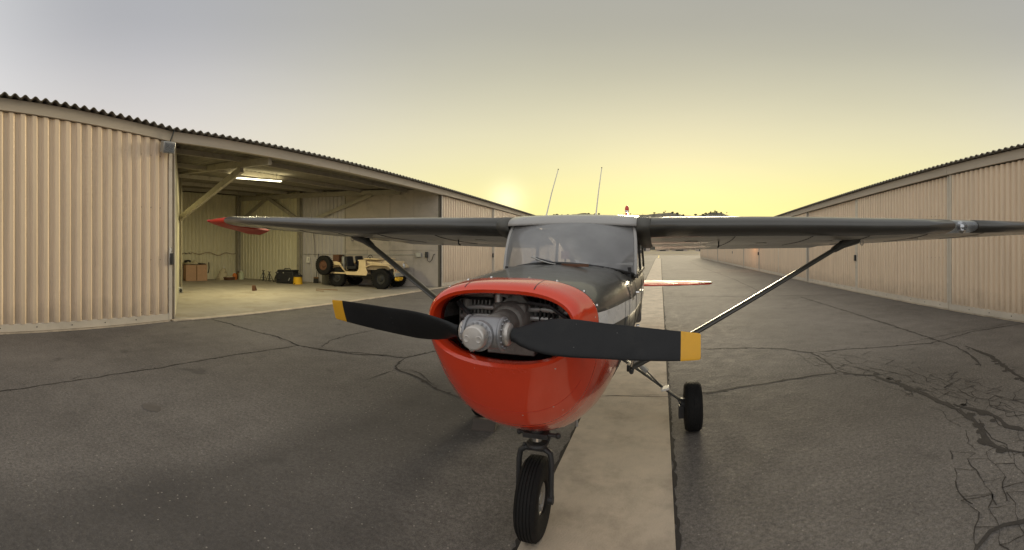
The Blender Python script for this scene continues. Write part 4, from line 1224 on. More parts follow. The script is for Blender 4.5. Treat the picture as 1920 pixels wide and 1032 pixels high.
# cabin inside
b = MB(); b.box((0, 3.22, 1.42), (1.0, .03, .28)); pn = A(b, 'instrument_panel', 'engineblack')
b = MB(); b.add([(p[0] * .97, 2.82, ZC + (p[2] - ZC) * .95) for p in arc(2.82, 0, 360, 40)[:-1]], [tuple(range(40))]); A(b, 'firewall', 'darkmetal', smooth=False)
b = MB(); b.box((0, 4.3, .90), (.84, 1.6, .02)); A(b, 'cabin_floor', 'leather')
for u in (-.25, .25):
    b = MB(); b.box((u, 4.15, 1.02), (.44, .46, .12)); seat = A(b, 'seat', 'leather', bevel=.03)
    b = MB(); b.box((u, 4.42, 1.26), (.43, .10, .52), Matrix.Rotation(R(-8), 3, 'X')); A(b, 'seat_back', 'leather', seat, bevel=.035)
    b = MB(); b.tube([(u + .13 * math.cos(a), 3.42, 1.53 + .075 * math.sin(a)) for a in frange(-.3, PI + .3, 14)], .012, 8); b.cyl((u, 3.24, 1.50), (u, 3.42, 1.50), .014); b.bar((u - .12, 3.42, 1.50), (u + .12, 3.42, 1.50), .03, .03); A(b, 'control_yoke', 'engineblack', bevel=.004)
b = MB(); b.box((0, 4.98, 1.12), (1.0, .12, .56), Matrix.Rotation(R(-10), 3, 'X')); A(b, 'rear_bench', 'leather', bevel=.04)
b = MB(); b.box((0, 4.9, 1.02), (1.0, .5, .12)); A(b, 'bench_cushion', 'leather', bevel=.03)
b = MB(); b.box((.03, 3.05, 1.655), (.062, .012, .060)); A(b, 'placard', 'placard', bevel=.003)
b = MB(); b.cyl((.03, 3.05, 1.56), (.03, 3.05, 1.63), .006); A(b, 'placard_stand', 'darkmetal')
b = MB(); b.add([(-.50, 3.46, 1.865), (.50, 3.46, 1.865), (.48, 4.95, 1.85), (-.48, 4.95, 1.85)], [(0, 1, 2, 3)]); A(b, 'headliner', 'liner', smooth=False)
for u in (-.2, .2):
    b = MB(); b.box((u, 3.50, 1.83), (.34, .014, .075), Matrix.Rotation(R(35), 3, 'X')); A(b, 'sun_visor', 'liner', bevel=.006)

# propeller
PY, PZ = 1.665, 1.345
def HB(b, name, m, parent, **kw):
    b.v = [(x * .91, PY + (y - PY) * .91, PZ + (z - PZ) * .91) for x, y, z in b.v]
    return A(b, name, m, parent, **kw)
prop = thing_part = bpy.data.objects.new('propeller', None); C.objects.link(prop); prop.parent = plane
b = MB(); b.lathe([(.001, -.092), (.050, -.092), (.064, -.086), (.071, -.070), (.073, -.03), (.073, .03), (.071, .070), (.064, .086), (.050, .092), (.001, .092)], (0, PY, PZ), (1, 0, 0), 40)
hub = HB(b, 'hub', 'hub', prop, sharp=30)
b = MB()
for s in (-1, 1):
    b.lathe([(.050, .080), (.075, .080), (.078, .085), (.078, .090), (.072, .095), (.050, .095)], (0, PY, PZ), (s, 0, 0), 40)
HB(b, 'flange', 'hub', prop, sharp=30)
b = MB()
for s in (-1, 1):
    b.lathe([(.040, .095), (.052, .097), (.054, .110), (.048, .121), (.038, .126)], (0, PY, PZ), (s, 0, 0), 32)
HB(b, 'blade_collar', 'hubcap', prop, sharp=30)
b = MB()
for s in (-1, 1):
    for k in range(14):
        a = 2 * PI * k / 14
        q = Vector((s * .095, PY + .064 * math.cos(a), PZ + .064 * math.sin(a))); b.cyl(q, q + Vector((s * .008, 0, 0)), .005, n=6)
for k in range(16):
    a = 2 * PI * k / 16
    q = Vector((.060 * math.cos(a), PY - .093, PZ + .060 * math.sin(a))); b.cyl(q, q - Vector((0, .010, 0)), .0048, n=6)
HB(b, 'bolts', 'hub', prop)
b = MB(); b.lathe([(.04, .05), (.068, .062), (.069, .092), (.064, .096), (.054, .098)], (0, PY, PZ), (0, -1, 0), 40); HB(b, 'dome_ring', 'hub', prop, sharp=30)
b = MB(); b.lathe([(.054, .096), (.055, .138), (.052, .146), (.047, .150), (.028, .152), (.001, .153)], (0, PY, PZ), (0, -1, 0), 40)
# two cast dimples pushed into the dome face
vs = []
for (x, y, z) in b.v:
    vs.append((x, y, z))
b.v = vs
dome = HB(b, 'dome', 'hubcap', prop, sharp=30)
for s in (-1, 1):
    b = MB(); b.lathe([(.0165, .1505), (.016, .1530), (.0135, .1530), (.010, .1522), (.001, .1518)], (s * .029, PY, PZ - .004), (0, -1, 0), 20); HB(b, 'dome_boss', 'hubcap', dome, sharp=80)
b = MB(); b.tube([(-.02, PY - .135, PZ - .054), (.0, PY - .135, PZ - .058)], .004, 6); HB(b, 'grease_fitting', 'chrome', prop)
b = MB(); b.cyl((0, PY + .02, PZ), (0, 1.93, PZ), .062, .07, 24); A(b, 'shaft', 'castiron', prop)
def blade_ring(s, u, c, beta, th, off):
    ring = []
    n = 28
    cb, sb = math.cos(beta), math.sin(beta)
    for k in range(n):
        a = 2 * PI * k / n
        x = .5 * math.cos(a); y = .5 * th * math.sin(a) * (1.0 if math.sin(a) < 0 else .35)
        y *= (1 - .55 * (x)) ** .6 if th < .5 else 1
        x += off
        # x along chord, y normal; face looks to -Y; leading edge up on one side, down on the other
        ring.append((s * u, PY + (x * sb) * c + y * c * cb, PZ + s * (-x * cb) * c * -1 + s * y * c * sb * -1))
    ca, sa = math.cos(.034), math.sin(.034)
    return [(x * ca + (z - PZ) * sa, y, PZ - x * sa + (z - PZ) * ca) for x, y, z in ring]
stn = [(.122, .070, 58, .95, 0), (.14, .085, 55, .75, .02), (.165, .118, 49, .42, .05), (.21, .155, 45, .28, .07), (.27, .176, 40, .21, .08), (.32, .180, 37, .18, .08), (.38, .175, 33, .16, .08), (.50, .156, 28, .125, .07), (.62, .146, 25, .10, .05), (.74, .132, 21, .08, .03), (.800, .1245, 20, .075, .02)]
tipst = [(.8005, .1245, 20, .078, .02), (.84, .117, 19, .07, .02), (.868, .112, 18, .065, .02), (.876, .107, 18, .05, .02), (.879, .097, 18, .03, .02)]
for s in (-1, 1):
    b = MB(); b.loft([blade_ring(s, u, c * (1.0 if s < 0 else .92), R(be), th, of) for u, c, be, th, of in stn], True, True); bl = A(b, 'blade', 'propblack', prop, sharp=60)
    b = MB(); b.loft([blade_ring(s, u, c * (1.006 if s < 0 else .926), R(be), th * 1.03, of) for u, c, be, th, of in tipst], True, True); A(b, 'blade_tip', 'propyellow', bl, sharp=60)

# engine in the open cowl
eng = bpy.data.objects.new('engine', None); C.objects.link(eng); eng.parent = plane
b = MB(); b.box((0, 2.12, 1.335), (.17, .36, .20)); b.lathe([(.075, 0), (.095, .03), (.10, .10), (.12, .16)], (0, 1.90, PZ), (0, 1, 0), 24); A(b, 'crankcase', 'castiron', eng, bevel=.012)
b = MB(); b.prism([(-.10, 1.40), (.11, 1.40), (.045, 1.478), (.005, 1.482)], 'y', 1.99, 2.04); A(b, 'nose_case', 'castiron', eng, bevel=.006)
for s in (-1, 1):
    b = MB(); b.box((s * .20, 2.10, 1.345), (.20, .16, .15)); cy = A(b, 'cylinder', 'castiron', eng, bevel=.01)
    b = MB()
    for k in range(9):
        b.box((s * (.125 + .021 * k), 2.10, 1.345), (.007, .20, .185))
    A(b, 'cooling_fins', 'castiron' if s < 0 else 'engineblack', eng)
    b = MB(); b.tube([(s * .26, 2.02, 1.25), (s * .255, 1.99, 1.33), (s * .25, 2.0, 1.44)], .018, 10); A(b, 'intake_tube', 'castiron', eng)
    b = MB(); b.tube([(s * .08, 2.00, 1.40), (s * .17, 1.985, 1.405), (s * .28, 1.995, 1.39)], .012, 8); b.tube([(s * .08, 1.995, 1.36), (s * .17, 1.98, 1.362), (s * .28, 1.99, 1.35)], .012, 8); A(b, 'pushrod_tube', 'galv', eng)
b = MB(); b.cyl((-.07, 1.985, 1.40), (-.07, 1.985, 1.49), .020, n=14); b.cyl((-.07, 1.985, 1.405), (-.07, 1.985, 1.415), .026, n=14); A(b, 'breather_tube', 'hubcap', eng)
b = MB(); b.tube([(-.30, 2.05, 1.465), (-.2, 2.0, 1.475), (-.1, 2.0, 1.475)], .022, 10); A(b, 'cooling_duct', 'castiron', eng)
b = MB(); b.tube([(-.06, 1.98, 1.475), (-.02, 1.97, 1.468)], .010, 8); b.cyl((-.02, 1.972, 1.468), (-.005, 1.968, 1.466), .014, n=6); A(b, 'fitting', 'galv', eng)
b = MB(); b.box((.30, 2.16, 1.37), (.10, .012, .19)); b.box((-.30, 2.16, 1.37), (.10, .012, .19)); A(b, 'baffle', 'castiron', eng)
b = MB()
for k in range(4): b.tube([(.145 + .022 * k, 2.0 + .01 * k, 1.45), (.15 + .022 * k, 1.975, 1.38), (.14 + .024 * k, 1.985, 1.29)], .007, 7)
A(b, 'ignition_lead', 'engineblack', eng)
b = MB(); b.box((.02, 1.99, 1.225), (.24, .16, .06)); b.box((.0, 1.935, 1.258), (.17, .05, .022)); b.cyl((-.05, 1.93, 1.235), (.07, 1.93, 1.228), .014, n=10); b.box((.075, 1.94, 1.262), (.05, .05, .075)); A(b, 'oil_sump', 'castiron', eng, bevel=.006)
b = MB(); b.lathe([(.02, 0), (.046, .004), (.048, .018), (.044, .024), (.02, .026)], (.172, 1.95, 1.25), (1, -.3, 0), 24); al = A(b, 'alternator_pulley', 'white', eng)
b = MB(); b.lathe([(.02, 0), (.04, .01), (.042, .055), (.03, .065)], (.20, 1.945, 1.25), (1, -.3, 0), 20); A(b, 'alternator', 'engineblack', eng)
b = MB(); b.sphere((.138, 1.955, 1.252), .027, 12, 8); A(b, 'red_cap', 'redpaint', eng)
b = MB(); b.box((.262, 1.93, 1.245), (.008, .02, .085)); b.cyl((.20, 1.925, 1.272), (.262, 1.925, 1.272), .004, n=6); A(b, 'tension_arm', 'galv', eng)
b = MB(); b.lathe([(.05, 0), (.052, .06)], (-.215, 1.90, 1.275), (0, 1, 0), 24, caps=False); b.lathe([(.047, .05), (.001, .05)], (-.215, 1.90, 1.275), (0, 1, 0), 24, caps=False); A(b, 'air_intake', 'engineblack', eng)
b = MB(); b.prism([(-.18, 1.195), (-.148, 1.205), (-.130, 1.285), (-.142, 1.292)], 'y', 1.88, 1.892); A(b, 'bracket', 'hubcap', eng, bevel=.003)
b = MB(); b.sphere((-.065, 1.93, 1.222), .02, 10, 7); A(b, 'drain_plug', 'rust', eng)
b = MB(); b.tube([(-.30, 1.99, 1.42), (-.22, 1.96, 1.37), (-.18, 1.97, 1.29), (-.12, 1.98, 1.25)], .012, 8); b.tube([(.09, 1.97, 1.44), (.2, 1.95, 1.43), (.29, 1.98, 1.36)], .009, 8); A(b, 'hose', 'hose', eng)
b = MB(); b.loft([arc(2.35, 0, 360, 48)[:-1], [(p[0] * .02, 2.352, ZC + (p[2] - ZC) * .02) for p in arc(2.35, 0, 360, 48)[:-1]]], True); A(b, 'engine_bulkhead', 'engineblack', eng)

# wheels
def wheel(name, u, Y, rad, w, rimr, parent):
    hw = w / 2
    b = MB()
    prof = [(rimr, -hw * .62), (rimr + .012, -hw * .82), (rad * .78, -hw * .99), (rad * .90, -hw * .93), (rad * .965, -hw * .72)]
    tread = []
    for k, g in enumerate((-.58, -.30, 0, .30, .58)):
        x = g * hw
        rr_ = rad * (1 - .035 * abs(g) ** 2.5)
        tread += [(rr_, x - hw * .045 - .0001), (rr_ - .005, x - hw * .035), (rr_ - .005, x + hw * .035), (rr_, x + hw * .045 + .0001)]
    prof += tread + [(r_, -h) for r_, h in prof[::-1]]
    b.lathe(prof, (u, Y, rad), (1, 0, 0), 48, caps=False)
    ty = A(b, name, 'rubber', parent, sharp=28)
    b = MB()
    b.lathe([(rimr + .006, -hw * .66), (rimr - .008, -hw * .60), (rimr * .78, -hw * .30), (rimr * .45, -hw * .34), (rimr * .40, -hw * .66), (.02, -hw * .68), (.001, -hw * .68)], (u, Y, rad), (1, 0, 0), 32, caps=False)
    b.lathe([(rimr + .006, hw * .66), (rimr - .008, hw * .60), (rimr * .78, hw * .30), (rimr * .45, hw * .34), (rimr * .40, hw * .66), (.02, hw * .68), (.001, hw * .68)], (u, Y, rad), (1, 0, 0), 32, caps=False)
    for k in range(6):
        a = 2 * PI * k / 6
        for q in (-1, 1):
            b.cyl((u + q * hw * .30, Y + rimr * .6 * math.cos(a), rad + rimr * .6 * math.sin(a)), (u + q * hw * .42, Y + rimr * .6 * math.cos(a), rad + rimr * .6 * math.sin(a)), .009, n=6)
    A(b, 'rim', 'rim', ty)
    return ty
ng = bpy.data.objects.new('nose_gear', None); C.objects.link(ng); ng.parent = plane
NYW = 2.42
wheel('tyre', -.015, NYW, .228, .132, .085, ng)
b = MB(); b.cyl((-.005, 2.44, .74), (-.005, 2.44, .56), .034, n=18); A(b, 'oleo_strut', 'chrome', ng)
b = MB(); b.cyl((-.005, 2.44, .80), (-.005, 2.44, .585), .045, n=18); b.box((-.005, 2.43, .602), (.15, .08, .03)); b.cyl((-.11, 2.42, .607), (.13, 2.42, .607), .012, n=8)
b.sphere((-.11, 2.42, .607), .018, 8, 6); b.sphere((.13, 2.42, .607), .018, 8, 6); A(b, 'strut_collar', 'darkmetal', ng, bevel=.004)
b = MB(); b.lathe([(.03, 0), (.062, .004), (.066, .016), (.062, .028), (.03, .03)], (-.005, 2.44, .520), (0, 0, 1), 20); b.sphere((-.075, 2.41, .54), .012, 8, 6); A(b, 'steering_collar', 'darkmetal', ng)
b = MB(); b.tube([(.045, 2.47, .60), (.055, 2.51, .57), (.045, 2.47, .53)], .014, 8); A(b, 'torque_link', 'darkmetal', ng)
b = MB()
for s in (-1, 1):
    cx = -.015
    pts = [(cx + s * .0, 2.44, .515), (cx + s * .06, 2.44, .512), (cx + s * .092, 2.438, .49), (cx + s * .101, 2.435, .44), (cx + s * .101, 2.425, .30), (cx + s * .099, 2.42, .21)]
    b.tube(pts, [.02, .019, .018, .017, .016, .02], 10)
    b.cyl((cx + s * .085, NYW, .228), (cx + s * .115, NYW, .228), .026, n=12)
A(b, 'fork', 'darkmetal', ng)
for s in (-1, 1):
    g = bpy.data.objects.new('main_gear', None); C.objects.link(g); g.parent = plane
    wheel('tyre', s * 1.025, 4.0, .222, .165, .082, g)
    b = MB(); rr = []
    for t in frange(0, 1, 8):
        q = Vector((s * lerp(.30, .915, t), 4.0, lerp(.70, .275, t ** 1.12)))
        hw_ = lerp(.055, .038, t); hh = lerp(.014, .011, t)
        dd = Vector((s * .6, 0, -.45)).normalized(); up = Vector((s * .45, 0, .6)).normalized()
        rr.append([q + Vector((0, hw_ * math.cos(a), 0)) + up * hh * math.sin(a) for a in frange(0, 2 * PI, 12)[:-1]])
    b.loft(rr, True, True); A(b, 'spring_leg', 'greypaint', g)
    b = MB(); b.bar((s * .44, 3.98, .70), (s * .60, 3.94, .565), .05, .04); A(b, 'leg_fairing', 'roofskin', g, bevel=.008)
    b = MB(); b.box((s * .765, 3.93, .415), (.075, .10, .018), Matrix.Rotation(-s * .25, 3, 'Y')); A(b, 'step', 'white', g, bevel=.004)
    b = MB(); b.cyl((s * .91, 4.0, .222), (s * .955, 4.0, .222), .075, n=24); b.cyl((s * .90, 4.0, .222), (s * 1.03, 4.0, .222), .02, n=10); b.box((s * .915, 3.93, .20), (.055, .07, .11)); A(b, 'brake', 'darkmetal', g, bevel=.005)
    b = MB(); b.tube([(s * .56, 3.955, .60), (s * .76, 3.955, .40), (s * .88, 3.95, .31), (s * .915, 3.93, .24)], .006, 6); A(b, 'brake_line', 'hose', g)
# odds and ends under the nose
b = MB(); b.cyl((.22, 2.5, .74), (.225, 2.5, .64), .009, n=8); A(b, 'drain_tube', 'galv')
b = MB(); b.tube([(.48, 3.36, .74), (.50, 3.30, .80), (.515, 3.24, .86), (.50, 3.22, .90)], .012, 8); A(b, 'vent_tube', 'chrome')
# panel lines and rivets along the right flank
b = MB()
for Y in (2.62, 2.80):
    for s in (-1, 1):
        b.tube([(s * (uz(Y, z) + .001), Y, z) for z in frange(1.45, .8, 10)], .0025, 5)
A(b, 'panel_seams', 'darkmetal')
b = MB()
for s in (-1, 1):
    for Y in frange(2.84, 5.6, 46):
        for z in (1.20, .90):
            u = uz(Y, z); b.cyl((s * u, Y, z), (s * (u + .003), Y, z), .004, n=6)
A(b, 'rivets', 'greypaint')

# wheel chock by the left main wheel
b = MB(); b.prism([(-.10, 0), (.09, 0), (.05, .07), (-.03, .085)], 'x', -.11, .11)
o = b.build('wheel_chock', M['chockwood'], bevel=.006); o.location = (-1.62, 3.72, .004); o.rotation_euler = (0, 0, .2)
tag(o, 'worn grey wooden wheel chock lying before the aeroplane tyre', 'chock')

# ================================================================ JEEP IN THE BAY
jp = thing('open_jeep', 'tan open topped vintage jeep with black tyres parked in the open hangar bay', 'jeep', (-12.02, 14.66, .022), (0, 0, .11))
jp.scale = (1.1, 1.1, 1.1)
# local: x forward, y left, z up; axles at x = -1.03 and 1.03
SIDE = [(-1.62, .62), (-1.62, 1.02), (-1.22, 1.02), (-.98, 1.02), (-.84, .98), (-.74, .86), (-.66, .70), (-.52, .63), (-.10, .63), (.02, .66), (.08, .75), (.10, 1.06), (.42, 1.08), (.42, .80),
        (.50, .62), (.44, .50), (-.50, .50), (-.58, .62), (-.70, .80), (-.86, .88), (-1.20, .88), (-1.36, .80), (-1.44, .62)]
body = bpy.data.objects.new('body', None)
for s in (-1, 1):
    b = MB(); b.prism(SIDE, 'y', s * .74 - .015, s * .74 + .015)
    b.build('side_panel', M['jeepbody'], jp, bevel=.008, smooth=False)
bpy.data.objects.remove(body)
b = MB(); b.box((-.55, 0, .56), (1.95, 1.44, .05)); b.box((-1.60, 0, .82), (.03, 1.45, .40)); b.box((.25, 0, .80), (.03, 1.44, .55)); b.build('tub', M['jeepbody'], jp, smooth=False)
for s in (-1, 1):
    b = MB(); b.prism([(-1.58, .885), (-1.02, .885), (-.88, .98), (-1.58, .98)], 'y', s * .50, s * .72); b.build('rear_wheel_box', M['jeepbody'], jp, smooth=False)
# cowl and hood
b = MB(); rr = []
for x, hw, zt in ((.27, .60, 1.10), (.42, .58, 1.10), (.9, .50, 1.075), (1.42, .42, 1.04), (1.45, .41, 1.02)):
    rr.append([(x, hw, .72), (x, hw, zt - .09), (x, hw * .93, zt - .03), (x, hw * .75, zt), (x, 0, zt + .02), (x, -hw * .75, zt), (x, -hw * .93, zt - .03), (x, -hw, zt - .09), (x, -hw, .72)])
b.loft(rr, False); hood = b.build('hood', M['jeepbody'], jp, sharp=50)
b = MB()
for s in (-1, 1): b.box((.95, s * .47, .985), (.06, .02, .05))
b.build('hood_latch', M['darkmetal'], hood)
b = MB(); b.box((.18, 0, 1.075), (.32, 1.44, .05)); b.build('cowl', M['jeepbody'], jp, bevel=.015)
# front wings
for s in (-1, 1):
    b = MB()
    prof = [(.38, .80), (.52, .90), (.70, .94), (1.36, .92), (1.46, .86), (1.50, .78)]
    b.loft([[(x, s * .44, z), (x, s * .74, z), (x, s * .745, z - .04)] for x, z in prof], False)
    b.build('front_wing', M['jeepbody'], jp, solid=.02, sharp=50)
    b = MB(); b.add([(.45, s * .44, .52), (1.45, s * .44, .52), (1.45, s * .44, .93), (.45, s * .44, .93)], [(0, 1, 2, 3)]); b.build('inner_wing', M['darkmetal'], jp, smooth=False)
# grille
b = MB(); b.box((1.47, 0, .80), (.04, .84, .50)); gr = b.build('grille', M['jeepbody'], jp, bevel=.02)
b = MB()
for k in range(7): b.box((1.489, (k - 3) * .062, .80), (.006, .030, .34))
b.build('grille_slots', M['jeepgrille'], gr, smooth=False)
for s in (-1, 1):
    b = MB(); b.lathe([(.105, 0), (.11, .03), (.095, .045)], (1.48, s * .325, .86), (1, 0, 0), 20, caps=False); hl = b.build('headlight', M['chrome'], jp)
    b = MB(); b.lathe([(.098, .025), (.07, .045), (.001, .055)], (1.48, s * .325, .86), (1, 0, 0), 20, caps=False); b.build('lens', M['white'], hl)
    b = MB(); b.cyl((1.485, s * .33, .70), (1.50, s * .33, .70), .035, n=12); b.build('turn_signal', M['orange'], jp)
b = MB(); b.box((1.66, 0, .55), (.07, 1.36, .13)); b.box((1.55, .33, .55), (.2, .06, .1)); b.box((1.55, -.33, .55), (.2, .06, .1)); b.build('bumper', M['galv'], jp, bevel=.015)
b = MB(); b.cyl((1.60, -.52, .40), (1.76, -.52, .40), .075, n=14); b.cyl((1.60, -.34, .42), (1.80, -.34, .42), .05, n=12); b.box((1.72, -.43, .36), (.08, .3, .05)); b.build('winch', M['yellowplastic'], jp, bevel=.01)
b = MB()
for s in (-1, 1): b.box((0, s * .36, .46), (3.1, .07, .11))
b.cyl((1.03, -.62, .385), (1.03, .62, .385), .05); b.cyl((-1.03, -.62, .385), (-1.03, .62, .385), .05); b.box((.1, 0, .42), (.5, .35, .2)); b.build('chassis', M['darkmetal'], jp)
# folded windshield lying on the hood
b = MB()
for (a, c) in (((.28, -.66, 1.15), (.92, -.66, 1.13)), ((.28, .66, 1.15), (.92, .66, 1.13)), ((.92, -.66, 1.13), (.92, .66, 1.13)), ((.30, -.66, 1.15), (.30, .66, 1.15))): b.bar(a, c, .05, .045)
fw = b.build('folded_windshield', M['jeepbody'], jp, bevel=.01)
b = MB(); b.add([(.32, -.64, 1.148), (.90, -.64, 1.13), (.90, .64, 1.13), (.32, .64, 1.148)], [(0, 1, 2, 3)]); b.build('pane', M['clearlens'], fw, smooth=False, fix=False)
b = MB(); b.box((.55, -.66, 1.185), (.08, .02, .05)); b.box((.55, .5, 1.19), (.06, .02, .08)); b.build('wiper_motor', M['darkmetal'], fw)
# seats, wheel
for s in (-1, 1):
    b = MB(); b.box((-.38, s * .36, .78), (.46, .48, .12)); se = b.build('seat', M['bag'], jp, bevel=.03)
    b = MB(); b.box((-.62, s * .36, 1.02), (.10, .48, .42), Matrix.Rotation(R(-12), 3, 'Y')); b.build('seat_back', M['bag'], se, bevel=.03)
b = MB(); b.tube([(-.12 + .05 * math.sin(a), .36 + .2 * math.cos(a), 1.10 + .17 * math.sin(a)) for a in frange(0, 2 * PI, 20)], .014, 8, caps=False); b.cyl((-.12, .36, 1.10), (.22, .36, .92), .016); b.build('steering_wheel', M['darkmetal'], jp)
def jeep_wheel(x, y, parent, nm='wheel', axis=(0, 1, 0), z=.385, rim='darkmetal'):
    b = MB()
    b.lathe([(.20, -.09), (.25, -.105), (.34, -.11), (.375, -.095), (.385, -.07), (.385, -.02), (.377, -.015), (.377, .015), (.385, .02), (.385, .07), (.375, .095), (.34, .11), (.25, .105), (.20, .09)], (x, y, z), axis, 32, caps=False)
    ax = Vector(axis); a_ = ax.orthogonal().normalized(); b_ = ax.cross(a_)
    for k in range(30):
        a = 2 * PI * k / 30
        for q in (-1, 1):
            c = Vector((x, y, z)) + ax * q * .062 + (a_ * math.cos(a + q * .05) + b_ * math.sin(a + q * .05)) * .388
            rd = (a_ * math.cos(a) + b_ * math.sin(a)); tg = ax.cross(rd)
            b.box(c, (.032, .085, .02), Matrix((tg, ax, rd)).transposed())
    w = b.build(nm, M['rubber'], parent, sharp=30)
    b = MB()
    for q in (-1, 1):
        b.lathe([(.205, q * .088), (.195, q * .095), (.18, q * .05), (.12, q * .045), (.09, q * .075), (.05, q * .08), (.045, q * .11), (.001, q * .11)], (x, y, z), axis, 24, caps=False)
        for k in range(5):
            a = 2 * PI * k / 5; c = Vector((x, y, z)) + (a_ * math.cos(a) + b_ * math.sin(a)) * .075 + ax * q * .07
            b.cyl(c, c + ax * q * .02, .012, n=6)
    b.build('rim', M[rim], w)
    return w
for x in (-1.03, 1.03):
    for s in (-1, 1): jeep_wheel(x, s * .60, jp)
jeep_wheel(-1.50, -.90, jp, 'spare_wheel', (0, 1, 0), .86, 'rust')
b = MB(); b.box((-1.50, -.78, .86), (.2, .06, .2)); b.build('spare_carrier', M['darkmetal'], jp)
b = MB(); b.cyl((-1.66, .5, .80), (-1.63, .5, .80), .05, n=12); b.cyl((-1.66, -.6, .80), (-1.63, -.6, .80), .05, n=12); b.build('tail_light', M['redlens'], jp)
b = MB(); b.prism([(.55, .985), (.66, 1.0), (.62, .99)], 'y', -.60, -.58); b.build('mirror_bracket', M['darkmetal'], jp)
jf = jp.matrix_basis
def jpos(x, y, z):
    v = Matrix.Translation(jp.location) @ Matrix.Rotation(.11, 4, 'Z') @ Matrix.Scale(1.1, 4) @ Vector((x, y, z))
    return tuple(v)
# load standing in the back of the jeep
t = thing('wooden_box', 'brown wooden box standing in the back of the jeep', 'box', jpos(-1.25, -.30, .99), (0, 0, .11))
b = MB(); b.box((0, 0, .155), (.34, .34, .31)); b.build('crate', M['rust'], t, bevel=.01)
b = MB(); b.box((0, 0, .317), (.36, .36, .02)); b.build('lid', M['wood'], t, bevel=.004)
t = thing('fuel_can', 'small pale metal can with dark cap behind the jeep seats', 'can', jpos(-.93, -.34, .62), (0, 0, .11))
b = MB(); b.cyl((0, 0, 0), (0, 0, .62), .10, n=18); b.lathe([(.10, .62), (.06, .66), (.03, .67)], (0, 0, 0), (0, 0, 1), 18); b.build('can', M['galv'], t)
b = MB(); b.cyl((0, 0, .66), (0, 0, .72), .035, n=12); b.tube([(.05, 0, .66), (.10, -.02, .72), (.06, -.03, .60)], .01, 6); b.build('cap', M['darkmetal'], t)
t = thing('drum_bin', 'dark squat metal bin on the floor behind the jeep', 'bin', (-14.15, 14.45, .022), (0, 0, .25))
b = MB(); b.box((0, 0, .32), (.62, .50, .62), taper=.94); b.build('bin', M['greypaint'], t, bevel=.03)
b = MB(); b.box((0, 0, .645), (.66, .54, .04)); b.build('lid', M['darkmetal'], t, bevel=.01)

# ================================================================ HANGAR CLUTTER
Z0 = .022
t = thing('strip_light', 'lit fluorescent strip light under the open bay roof', 'ceiling light', (-12.76, 9.24, 4.24), (0, 0, -.18))
b = MB(); b.box((0, 0, .07), (.16, 2.05, .06)); b.build('housing', M['white'], t, bevel=.008)
for s in (-1, 1):
    b = MB(); b.cyl((s * .045, -.99, .02), (s * .045, .99, .02), .016, n=10); b.build('tube', M['tube'], t)
b = MB()
for y in (-1.0, 1.0): b.box((0, y, .03), (.14, .03, .07))
b.build('end_cap', M['galv'], t)
b = MB()
for y in (-.8, .8): b.cyl((0, y, .1), (0, y, .36), .006, n=6)
b.build('hanger', M['darkmetal'], t)
ll = bpy.data.lights.new('strip_glow', 'AREA'); ll.shape = 'RECTANGLE'; ll.size = .18; ll.size_y = 2.4; ll.energy = 230; ll.color = (1.0, .88, .50)
lo = bpy.data.objects.new('strip_glow', ll); C.objects.link(lo); lo.parent = t; lo.location = (0, 0, -.03)
ll2 = bpy.data.lights.new('strip_glow_up', 'AREA'); ll2.shape = 'RECTANGLE'; ll2.size = .5; ll2.size_y = 2.4; ll2.energy = 12; ll2.color = (1.0, .88, .52)
lo2 = bpy.data.objects.new('strip_glow_up', ll2); C.objects.link(lo2); lo2.parent = t; lo2.location = (0, 0, .11); lo2.rotation_euler = (PI, 0, 0)

# flood light over the near door
t = thing('flood_light', 'grey square flood light on the fascia above the near door', 'flood light', (-9.02, 4.0, 4.02))
b = MB(); b.box((.12, -.06, .0), (.20, .30, .26), Matrix.Rotation(R(18), 3, 'Y')); hd = b.build('head', M['galv'], t, bevel=.02)
b = MB(); b.box((.222, -.06, -.035), (.008, .24, .20), Matrix.Rotation(R(18), 3, 'Y')); b.build('glass_front', M['clearlens'], hd, smooth=False)
b = MB()
for k in range(5): b.box((.0, -.16 + .05 * k, .02), (.06, .012, .22))
b.build('cooling_fins', M['galv'], hd)
b = MB(); b.box((0, 0, .06), (.05, .12, .12)); b.tube([(.02, .02, .10), (.03, .08, .26), (.03, .16, .48)], .018, 8); b.build('bracket', M['darkmetal'], t, bevel=.004)

t = thing('cardboard_carton', 'wide cardboard carton by the back wall with cloth heaped on top', 'box', (-20.05, 10.45, Z0), (0, 0, -.25))
b = MB(); b.box((0, 0, .42), (.75, 1.15, .84)); cb = b.build('carton', M['card'], t, bevel=.012)
b = MB()
for s in (-1, 1): b.box((0, s * .44, .86), (.78, .34, .012), Matrix.Rotation(R(s * 9), 3, 'X'))
b.build('flap', M['card'], cb)
b = MB()
b.box((.377, 0, .42), (.004, .06, .80)); b.build('tape', M['wood'], cb)
t = thing('cloth_heap', 'crumpled pale cloth heap lying on top of the carton', 'cloth', (-20.1, 10.35, Z0 + .87))
b = MB(); n_, m_ = 20, 14; g = []
for i in range(n_ + 1):
    for j in range(m_ + 1):
        x, y = i / n_ * 2 - 1, j / m_ * 2 - 1
        e = max(0, 1 - x * x) * max(0, 1 - y * y)
        g.append((y * .36, x * .52, .005 + e ** .5 * (.11 + .07 * math.sin(7 * x + 2 * y) + .05 * math.sin(11 * y - 4 * x)) + random.uniform(0, .01)))
b.add(g, [(i * (m_ + 1) + j, i * (m_ + 1) + j + 1, (i + 1) * (m_ + 1) + j + 1, (i + 1) * (m_ + 1) + j) for i in range(n_) for j in range(m_)])
tag(b.build('fold', M['cloth'], t), None)
b = MB(); b.sphere((0, -.32, .16), .16, 12, 8, (1, 1.3, .45)); b.build('dark_cap', M['bag'], t)
